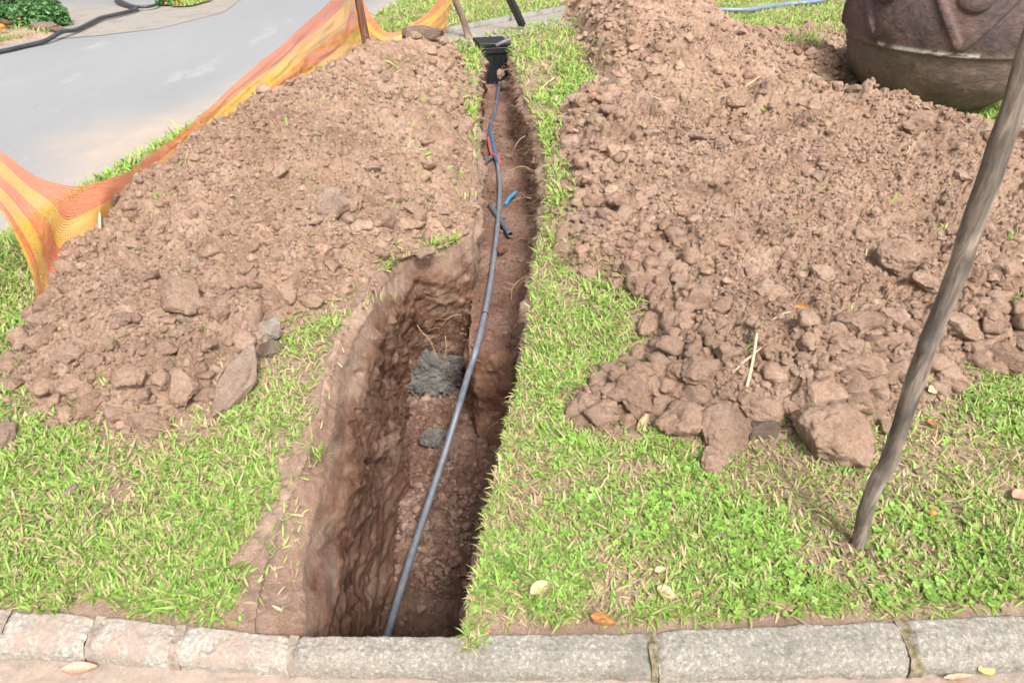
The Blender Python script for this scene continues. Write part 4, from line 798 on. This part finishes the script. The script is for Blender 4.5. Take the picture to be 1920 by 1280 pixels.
# ------------------------------------------------------------------ stakes, netting, steel bar
def stick(name, pts, rads, mat, lab, cat='stake', wob=.12, n=14, knots=()):
    p = catmull(pts, n); rad = np.interp(np.linspace(0, 1, len(p)), np.linspace(0, 1, len(rads)), rads); V, Fs = tubeVF(p-p[0], rad, 28)
    c = np.repeat(p-p[0], 28, 0); m_ = len(c); dv = V[:m_]-c; V[:m_] = c+dv*(1+wob*vn3(V[:m_]*np.array([22, 22, 7]), 3)+wob*.5*vn3(V[:m_]*np.array([70, 70, 14]), 4))[:, None]
    for kp, kr in knots: dd_ = np.linalg.norm(V-np.array(kp), axis=1); V[:m_] += dv/np.linalg.norm(dv, axis=1)[:, None]*(.007*np.exp(-(dd_[:m_]/kr)**2))[:, None]
    o = mesh(name, V, Fs, mat, loc=p[0]); tag(o, lab, cat); return o
ctr = [(1600, 1062), (1611, 1010), (1622, 960), (1645, 900), (1668, 860), (1722, 698), (1745, 631), (1787, 531), (1822, 430), (1867, 302), (1900, 201), (1930, 100), (1962, 0), (2000, -120)]
pts = [R(a, b, 1.30) for a, b in ctr]; rd = [.016, .018, .0195, .0205, .021, .0215, .022, .022, .0215, .021, .021, .021, .021, .021]
pl = pts[6]-pts[0]
stick('wooden_stake', pts, rd, M_wood, 'thick weathered wooden stake driven into the right lawn near the kerb', 'stake', .14, 14, [(pl+np.array([-.02, -.02, -.02]), .02)])
pts = [R(690, 104, 6.85), R(683, 62, 6.85), R(675, 15, 6.85), R(668, -25, 6.85), R(660, -75, 6.85)]; stick('wooden_stake', pts, [.034, .036, .036, .034, .03], M_wood2, 'brown wooden stake holding the netting behind the left heap', 'stake')
pts = [P(880, 76, 0)+np.array([0, 0, -.03]), R(874, 55, 8.45), R(864, 25, 8.43), R(852, -2, 8.4), R(842, -45, 8.35)]; stick('wooden_stake', pts, [.045, .04, .036, .034, .03], M_wood3, 'pale brown wooden stake near the black box at the end of the netting', 'stake')
pb = R(-150, 345, 2.62); pts = [np.array([pb[0], 2.65, -.1]), np.array([pb[0], 2.65, .5]), np.array([pb[0]-.02, 2.67, 1.15])]; stick('wooden_stake', pts, [.024, .024, .02], M_wood, 'wooden stake holding the left end of the netting')
p0 = P(1604, 1040); k = 60; a_ = rng.uniform(0, 6.28, k); d_ = rng.uniform(.02, .055, k); xx_ = p0[0]+np.cos(a_)*d_; yy_ = p0[1]+np.sin(a_)*d_
tag(scatter('stake_crumbs', PR2, i2[1], np.column_stack([xx_, yy_, gz(xx_, yy_)+.006]), rng.uniform(.004, .011, k), 3.14, M_fclod, tintc(k)), 'dark soil crumbs pushed up round the foot of the near stake', kind='stuff', cat='soil crumbs')
# steel angle bar
a0 = R(977, 50, 8.9); a1 = R(925, -60, 8.6); ax = (a1-a0); Lb = np.linalg.norm(ax); bm = bmesh.new(); boxbm(bm, (-.045, -.004, 0), (.045, .004, Lb), .001); boxbm(bm, (.037, -.004, 0), (.045, .05, Lb), .001)
o = bmobj('steel_bar', bm, M_steel, None, False, a0); o.rotation_euler = Vector(ax).to_track_quat('Z', 'Y').to_euler(); tag(o, 'black steel angle bar leaning behind the far end of the trench', 'steel bar')

NC = [((-155, 205, 2.65), (-130, 345, 2.63)), ((-60, 252, 2.7), (-45, 372, 2.6)), ((0, 284, 2.75), (0, 396, 2.6)), ((60, 328, 2.8), (32, 450, 2.6)), ((110, 348, 2.85), (60, 520, 2.57)), ((150, 354, 2.9), (80, 588, 2.56)),
      ((200, 340, 3.0), (136, 575, 2.62)), ((240, 318, 3.15), (180, 520, 2.9)), ((308, 274, 3.5), (325, 372, 3.4)), ((400, 193, 4.2), (430, 310, 4.0)), ((500, 108, 5.0), (520, 240, 4.7)), ((600, 22, 6.0), (610, 180, 5.7)), ((640, -20, 6.6), (655, 150, 6.3)),
      ((660, -55, 7.15), (686, 120, 7.15)), ((688, 18, 7.2), (700, 118, 7.1)), ((730, 61, 7.3), (745, 102, 7.2)), ((790, 33, 7.6), (790, 92, 7.45)), ((822, 0, 7.9), (822, 90, 7.75)), ((849, -35, 8.3), (835, 64, 8.15))]
T = catmull([R(*a) for a, _ in NC], 16); B = catmull([R(*b) for _, b in NC], 16); nn = len(T); nv = 60
v = np.linspace(0, 1, nv)[None, :, None]; V = T[:, None]*(1-v)+B[:, None]*v
arc = np.concatenate([[0], np.cumsum(np.linalg.norm(np.diff((T+B)/2, axis=0), axis=1))]); A_, Vv = np.meshgrid(arc, np.linspace(0, 1, nv), indexing='ij')
fold = fbm(A_*.8, Vv*2.2, 2.0, 3, 800)*.07+fbm(A_+Vv*.5, Vv*6, 2.2, 2, 801)*.022; bulge = np.sin(np.pi*Vv)
fold = fold*(.3+.9*smooth((A_-1.2)/2)); V[..., 1] += fold*(.3+bulge); V[..., 0] += fold*.5*(.3+bulge); V[..., 2] += fbm(A_, Vv, 3, 2, 803)*.012
i5 = 16*5; wleft = np.exp(-((np.arange(nn)-i5)/13.)**2)[:, None]; V[..., 0] -= .05*wleft*bulge; V[..., 2] -= .06*wleft*bulge
uvs = np.stack([A_, Vv], -1).reshape(-1, 2); org = np.array([*P(80, 590)[:2], 0]); me = mesh('safety_net', V.reshape(-1, 3)-org, [gridF(nn, nv)], M_net, uv=uvs, loc=org)
tag(me, 'orange and yellow safety netting sagging between stakes behind the left heap', 'safety net')

# ------------------------------------------------------------------ big clay pot
pc = P(1772, 214); pc = np.array([pc[0]+.02, pc[1]+.36, .02]); nz_, na = 260, 900
prof = catmull([(.0, .0), (.40, .0), (.46, .03), (.58, .12), (.69, .25), (.75, .38), (.780, .485), (.80, .505), (.803, .53), (.825, .62), (.832, .74), (.81, .90), (.76, 1.05), (.66, 1.25), (.48, 1.37), (.40, 1.42), (.44, 1.48), (.40, 1.50), (.34, 1.44)], 12)
s = np.concatenate([[0], np.cumsum(np.linalg.norm(np.diff(prof, axis=0), axis=1))]); qq = np.linspace(0, s[-1], nz_); pr_ = np.interp(qq, s, prof[:, 0])*.955; pz = np.interp(qq, s, prof[:, 1])*.955
th = np.linspace(0, 2*np.pi, na, endpoint=False); TT, ZZ = np.meshgrid(th, pz); RR = np.repeat(pr_[:, None], na, 1)
per = 2*np.pi/8; off = math.atan2(-pc[1], -pc[0])+.13; ph = ((TT-off)/per) % 1; zz0, zz1 = .53, .98
tri = np.abs(ph-.5)*2; ud = (ZZ-zz0)/(zz1-zz0)       # tri = 1 at ph 0 (tip at the seam), 0 at .5
ar = np.minimum(ph, 1-ph)*per*.8; dist = np.abs(ar*.45-(ZZ-zz0)*.314)/.549; ridge = np.exp(-(dist/.03)**4)*.024*smooth((ud+.05)/.08)*smooth((1.12-ud)/.1)
bx_ = np.minimum(ph, 1-ph)*per*.78; boss = np.sqrt(np.clip(1-((bx_)**2+(ZZ-.90)**2)/.125**2, 0, 1))*.05
bx2 = np.abs(ph-.5)*per*.78; boss2 = np.sqrt(np.clip(1-((bx2)**2+(ZZ-.62)**2)/.05**2, 0, 1))*.02
X3 = np.stack([np.cos(TT)*RR, np.sin(TT)*RR, ZZ], -1).reshape(-1, 3); nzv = (vn3(X3*6, 5)*.008+vn3(X3*20, 6)*.0035+vn3(X3*50, 7)*.0015).reshape(TT.shape)
R2 = RR+ridge+boss+nzv*(RR > .2); V = np.stack([np.cos(TT)*R2, np.sin(TT)*R2, ZZ], -1).reshape(-1, 3)
zone = smooth((ZZ-.48)/.10+.4*nzv*60); seam = np.exp(-((ZZ-.500)/.015)**2)*smooth((fbm(TT*3, ZZ, 1.0, 3, 820)+.25)*6)*smooth((fbm(TT*9, ZZ*40, 2.0, 3, 821)+.35)*3)*.85
o = mesh('clay_pot', V, [gridF(nz_, na, True)], M_pot, col=np.repeat(seam.reshape(-1, 1), 3, 1), loc=pc)
at = o.data.color_attributes.new('zone', 'FLOAT_COLOR', 'POINT'); c4 = np.repeat(zone.reshape(-1, 1), 4, 1).astype(np.float32); at.data.foreach_set('color', c4.ravel())
tag(o, 'huge round reddish brown clay pot with raised zigzag bands and a pale seam line', 'clay pot')

# ------------------------------------------------------------------ fallen leaves, stalks, berry
def leaf(px, py, L, W, rz, mat, lab, curl=.25, nm='fallen_leaf', tilt=(.1, .1), zup=.012, z=None):
    p = surfpix(px, py) if z is None else P(px, py, z); n, m_ = 26, 11; s = np.linspace(-1, 1, n); t = np.linspace(-1, 1, m_); S, T_ = np.meshgrid(s, t, indexing='ij')
    wd = W*.5*(1-np.abs(S)**2.2)**.75*(1-.25*S); XX = S*L*.5; YY = T_*wd; ZZ_ = curl*L*(.35*T_**2*(wd/(W*.5+1e-9))+.25*S**2)+.004*fbm(XX*20+px, YY*20, 3, 2, 9)
    V = np.stack([XX, YY, ZZ_], -1).reshape(-1, 3); V = np.vstack([V, V-np.array([0, 0, .0006])]); k = n*m_; Fq = gridF(n, m_)
    o = mesh(nm, V, [np.vstack([Fq, Fq[:, ::-1]+k])], mat, loc=(p[0], p[1], p[2]+zup)); o.rotation_euler = (tilt[0], tilt[1], math.radians(rz)); tag(o, lab, 'leaf'); return o
leaf(1010, 1112, .075, .034, 40, M_lcream, 'folded cream coloured leaf on the right lawn near the kerb', .5, tilt=(.3, .2), zup=.02)
leaf(1248, 1118, .056, .034, -30, M_ltan, 'round tan leaf on the right lawn near the kerb', .2, zup=.018)
leaf(1236, 1076, .036, .02, 20, M_ltan, 'small triangular cream leaf above the round tan leaf', .4, zup=.018)
leaf(1130, 1166, .07, .03, -15, M_lorange, 'curled orange brown leaf lying against the kerb', .7, tilt=(.5, .1), zup=.012)
leaf(1203, 800, .10, .028, 55, M_ltan, 'long curled beige leaf beside the large flat clod', .5, tilt=(.4, -.3), zup=.02)
leaf(1478, 782, .07, .035, 60, M_lorange, 'brown leaf between the clods and the biggest block', .6, tilt=(.4, .4), zup=.02)
leaf(1742, 740, .055, .035, 30, M_lcream, 'cream leaf at the heap edge just right of the stake', .6, tilt=(.5, .2), zup=.02)
leaf(1743, 802, .045, .032, 80, M_lorange, 'small orange brown leaf on the lawn right of the stake', .4, zup=.02)
leaf(1908, 938, .08, .04, 20, M_lbrown, 'brown leaf at the right edge of the lawn', .4, zup=.02)
leaf(1505, 1240, .001, .001, 0, M_lpink, 'x') if False else None
leaf(1135, 505, .05, .02, 30, M_lorange, 'small rust coloured leaf on soil right of the narrow trench', .4) if False else leaf(1133, 288, .06, .03, 20, M_lorange, 'rust coloured leaf on the soil right of the narrow trench', .5)
leaf(152, 1256, .085, .03, 10, M_lpink, 'reddish leaf on the pavement at the lower left', .3, z=-.065, zup=.006)
leaf(1845, 1262, .045, .03, 0, M_lyel, 'yellow leaf on the pavement at the lower right', .5, z=-.065, zup=.012)
leaf(1795, 1272, .09, .016, 8, M_lpink, 'narrow orange red leaf on the pavement left of the yellow leaf', .2, z=-.065, zup=.006)
leaf(1510, 585, .09, .03, -35, M_lorange, 'dark orange leaf wedged in a crevice of the right heap', .5, tilt=(.5, 0), zup=.01)
bm = bmesh.new(); bmesh.ops.create_uvsphere(bm, u_segments=24, v_segments=16, radius=.011)
for v_ in bm.verts: v_.co *= 1+.06*math.sin(v_.co.x*500)*math.cos(v_.co.z*400)
p = surfpix(1745, 968); be = empty('berry', p+np.array([0, 0, .016])); tag(be, 'small orange berry on the lawn right of the stake', 'berry'); bmobj('fruit', bm, simple('berry_skin', (.62, .16, .03), (.72, .25, .06), 80, .35, .5), be, True)
tube('stem', [(0, 0, .009), (.002, .001, .016), (.006, .002, .02)], .0012, M_lbrown, be, 6)
def stalk(a, b, r, lab, lift=.02):
    p0 = surfpix(*a)+np.array([0, 0, .004]); p1 = surfpix(*b)+np.array([0, 0, lift]); m_ = (p0+p1)/2+np.array([.004, 0, .008]); o = tube('dry_stalk', catmull([p0, m_, p1], 8)-p0, r, M_straw, None, 8, loc=p0); tag(o, lab, 'stalk')
stalk((1398, 735), (1414, 645), .0055, 'thick pale dry stalk standing out of the right heap', .05)
stalk((1375, 698), (1425, 660), .0025, 'thin dry stalk left of the thick pale stalk'); stalk((1378, 690), (1410, 672), .002, 'thinnest dry stalk crossing behind the thick pale stalk')
stalk((1445, 602), (1480, 592), .003, 'short straw on the left middle of the right heap'); stalk((1900, 500), (1925, 492), .005, 'dry stick at the right edge of the right heap')
stalk((1362, 190), (1425, 150), .005, 'thin bent twig on the crest of the right heap', .03); stalk((1705, 275), (1698, 295), .003, 'green straw on the upper right heap'); stalk((1625, 425), (1620, 490), .003, 'fine upright root fibre on the right heap', .03)
stalk((1010, 172), (1040, 150), .008, 'grey stick lying in the grass by the narrow trench'); stalk((188, 430), (192, 398), .006, 'pale twig sticking up from the left heap by the netting', .05)

# ------------------------------------------------------------------ background
X, Y = np.meshgrid(np.linspace(-1, 1, 2), np.linspace(0, 1, 2))
def polysheet(name, poly, z, mat):
    V = np.array([[a, b, z] for a, b in poly]); me_ = bpy.data.meshes.new(name); me_.from_pydata([tuple(v_) for v_ in V], [], [tuple(range(len(V)))])
    at = me_.color_attributes.new('tint', 'FLOAT_COLOR', 'POINT'); at.data.foreach_set('color', [1.0]*4*len(V)); o = link(name, me_, mat); tag(o, kind='structure')
k0 = P(835, 63); k1 = P(1053, 22); kd = (k1-k0)/np.linalg.norm(k1-k0); kn = np.array([kd[1], -kd[0], 0])
a_ = k0-kd*1.9; b_ = k1+kd*2.5
polysheet('footpath', [tuple(a_[:2]), tuple(b_[:2]), tuple((b_+kn*.62)[:2]), tuple((a_+kn*.75)[:2])], .008, M_path)
seg_ = [(-1.9, -.05), (0, 1.05), (1.1, 2.2), (2.25, 4.2)]; le = ['thin edging kerb behind the netting at the far path', 'thin concrete edging behind the pale brown stake', 'thin concrete edging between the steel bar and the back heap', 'thin edging kerb hidden partly by the back heap']
for (s0, s1), lb in zip(seg_, le):
    p0 = k0+kd*s0; bm = bmesh.new(); boxbm(bm, (0, -.035, -.05), (s1-s0, .035, .065), .012); bmesh.ops.subdivide_edges(bm, edges=[e for e in bm.edges if e.calc_length() > .5], cuts=20)
    for v_ in bm.verts: v_.co += Vector((0, 1, 1))*random.uniform(-.004, .004)
    o = bmobj('edging_kerb', bm, M_path, None, True, p0); o.rotation_euler[2] = math.atan2(kd[1], kd[0]); tag(o, lb, 'edging kerb', 'thin edging kerbs of the far path')
# crumbs of soil on the path's near edge handled by the crumbs; left far verge
FV = PP([(-300, 150), (0, 88), (70, 72), (118, 66), (112, 50), (40, 0), (-300, -20)], -.06)
X, Y = fan(-1.15, -.3, 300, 6.5, 13, 1.6); inn = inpoly(X, Y, FV); tag(sheet('far_verge', X, Y, -.04+.02*fbm(X, Y, 2, 3, 5)-.05*smooth(1-dseg(X, Y, FV, True)/.15), inn, M_ground), kind='structure')
x, y, zz = fanpts(60000, -1.1, -.4, 6.5, 13); m = inpoly(x, y, FV) & (dseg(x, y, FV, True) > .12) & (rng.uniform(size=len(x)) < smooth(fbm(x, y, 1.5, 3, 830)*2+.8)); x, y = x[m], y[m]; k = len(x)
tag(blades('verge_grass', x, y, x*0-.05, rng.uniform(.05, .1, k), rng.uniform(.008, .014, k), gcol(k, .12), (.2, 1.1)), 'green grass on the verge across the road', 'grass', kind='stuff')
FG = PP([(325, 14), (360, 13), (395, 3), (420, -30), (300, -30), (300, 5)], -.06)
X, Y = fan(-.6, -.35, 100, 9.5, 15, 1.6); tag(sheet('far_lawn', X, Y, -.05+0*X, inpoly(X, Y, FG), M_ground), kind='structure')
x, y, zz = fanpts(60000, -.7, -.3, 9.5, 16); m = inpoly(x, y, FG); x, y = x[m], y[m]; k = len(x)
tag(blades('far_lawn_grass', x, y, x*0-.05, rng.uniform(.04, .08, k), rng.uniform(.01, .016, k), gcol(k, .08), (.2, 1.1)), 'strip of lawn beyond the driveway across the road', 'grass', kind='stuff')
DW = PP([(95, 72), (125, 52), (110, 12), (300, 8), (345, 12), (400, 0), (460, -10), (420, 22), (300, 52), (180, 66)], -.06)
polysheet('driveway', DW, -.069, M_path)
def bush(px, py, rx, ry, rz, lab, n=5200, z=0.0, Y=None):
    p = P(px, py, -.03); e = empty('shrub', p); tag(e, lab, 'shrub', 'shrubs on the verge across the road'); th_ = rng.uniform(0, 2*np.pi, n); ph_ = np.arccos(rng.uniform(-.1, 1, n)); rr_ = rng.uniform(.72, 1.05, n)
    d = np.stack([np.cos(th_)*np.sin(ph_), np.sin(th_)*np.sin(ph_), np.cos(ph_)], 1); rr_ *= 1+.22*vn3(d*3+px, 5); pos = d*rr_[:, None]*np.array([rx, ry, rz])
    c = np.array([.12, .24, .09])*rng.uniform(.6, 1.7, (n, 1)); pv = np.array([(-1, -.45, 0), (0, -.5, .1), (1, 0, 0), (0, .5, .1), (-1, .45, 0)]); o = scatter('foliage', [pv], np.array([[0, 1, 2, 3, 4]]), pos, rng.uniform(.018, .035, n), 1.4, M_grass, c); o.parent = e
    VV = []; QQ = []; of = 0
    for k in range(9):
        a = k*.7; pth = catmull([(0, 0, 0), (rx*.35*math.cos(a), ry*.35*math.sin(a), rz*.4), (rx*.7*math.cos(a), ry*.7*math.sin(a), rz*.75)], 5); v_, f_ = tubeVF(pth, np.linspace(.02, .006, len(pth)), 6, False); VV.append(v_); QQ.append(f_[0]+of); of += len(v_)
    mesh('stem', np.vstack(VV), [np.vstack(QQ)], M_wood2, e)
bush(80, 42, .30, .28, .30, 'rounded grey green shrub across the road, nearest the driveway'); bush(28, 34, .34, .32, .33, 'grey green shrub across the road at the left'); bush(-40, 40, .4, .35, .36, 'grey green shrub cut by the left edge of the photo')
bush(60, -8, .3, .3, .35, 'low shrub behind the others against the garden wall', 3500)
bush(318, 4, .16, .15, .14, 'small bush with orange flowers beyond the driveway', 1800)
p = P(326, 5, 0.1)
for k in range(7):
    bm = bmesh.new(); bmesh.ops.create_icosphere(bm, subdivisions=1, radius=.018); bmesh.ops.scale(bm, vec=(1, 1, .5), verts=bm.verts); o = bmobj('flower', bm, M_flower, None, True, (p[0]+rng.normal()*.1, p[1]-.1+rng.normal()*.06, .10+rng.uniform(0, .05))); tag(o, 'tiny orange flower on the small bush beyond the driveway', 'flower', 'orange flowers beyond the driveway')
for (px, py, r_, lb) in [(2, 50, .045, 'orange flower head at the left edge across the road'), (36, 36, .02, 'small orange flower beside the shrub across the road')]:
    bm = bmesh.new(); bmesh.ops.create_icosphere(bm, subdivisions=2, radius=r_); bmesh.ops.scale(bm, vec=(1, 1, .7), verts=bm.verts)
    for v_ in bm.verts: v_.co *= random.uniform(.8, 1.1)
    o = bmobj('flower', bm, M_flower, None, True, P(px, py, .05)); tag(o, lb, 'flower')
V = clodV(i4[0], 901, 8, .2, .05); V = V/np.abs(V).max(0)*np.array([.26, .12, .08]); o = mesh('stone', V, [i4[1]], M_rockd, loc=P(90, 52, -.02)); tag(o, 'long flat edging rock at the foot of the shrub across the road', 'stone')
o = stick('log', [P(-10, 40, .02), P(8, 42, .03), P(22, 44, .02)], [.03, .03, .025], M_wood2, 'short brown log on the grass across the road', 'log')
w0 = P(95, 3, -.06); w1 = P(215, 3, -.06); bm = bmesh.new(); boxbm(bm, (-1.5, 0, 0), (3.2, .2, .5), .01); boxbm(bm, (-1.5, -.04, -.0), (3.2, -.003, .07), .008); o = bmobj('garden_wall', bm, M_wallb, None, False, (w0[0], w0[1]+.25, -.06)); o.rotation_euler[2] = math.radians(6); tag(o, 'low brown garden wall behind the driveway across the road', 'wall')
hp = zlist([(-120, 118, -.05), (0, 97, -.05), (50, 86, -.05), (85, 77, -.04), (116, 60, .0), (140, 57, -.03), (165, 46, -.03), (190, 34, -.03), (225, 26, -.03), (252, 19, -.03), (255, 14, -.02), (240, 10, -.02), (222, 4, -.02), (214, -4, -.02)], 12)
o = tube('hose', hp-hp[0], .024, M_hose, None, 10, loc=hp[0]); tag(o, 'long black hose snaking along the far side of the road', 'hose')
hp = zlist([(226, 2, -.02), (250, 12, -.02), (275, 13, -.02), (295, 8, -.02), (306, -4, -.02)], 12); o = tube('hose', hp-hp[0], .02, M_hose, None, 10, loc=hp[0]); tag(o, 'looping end of black hose on the driveway across the road', 'hose')
hp = zlist([(1296, 4, .06), (1302, 12, .05), (1330, 17, .05), (1370, 19, .05), (1410, 18, .05), (1440, 13, .04), (1480, 8, .03), (1515, 5, .05), (1545, 0, .05), (1570, -12, .05)], 12)
o = tube('hose', hp-hp[0], .03, M_hoseb, None, 10, loc=hp[0]); tag(o, 'blue grey hose lying on the grass beyond the back heap', 'hose')
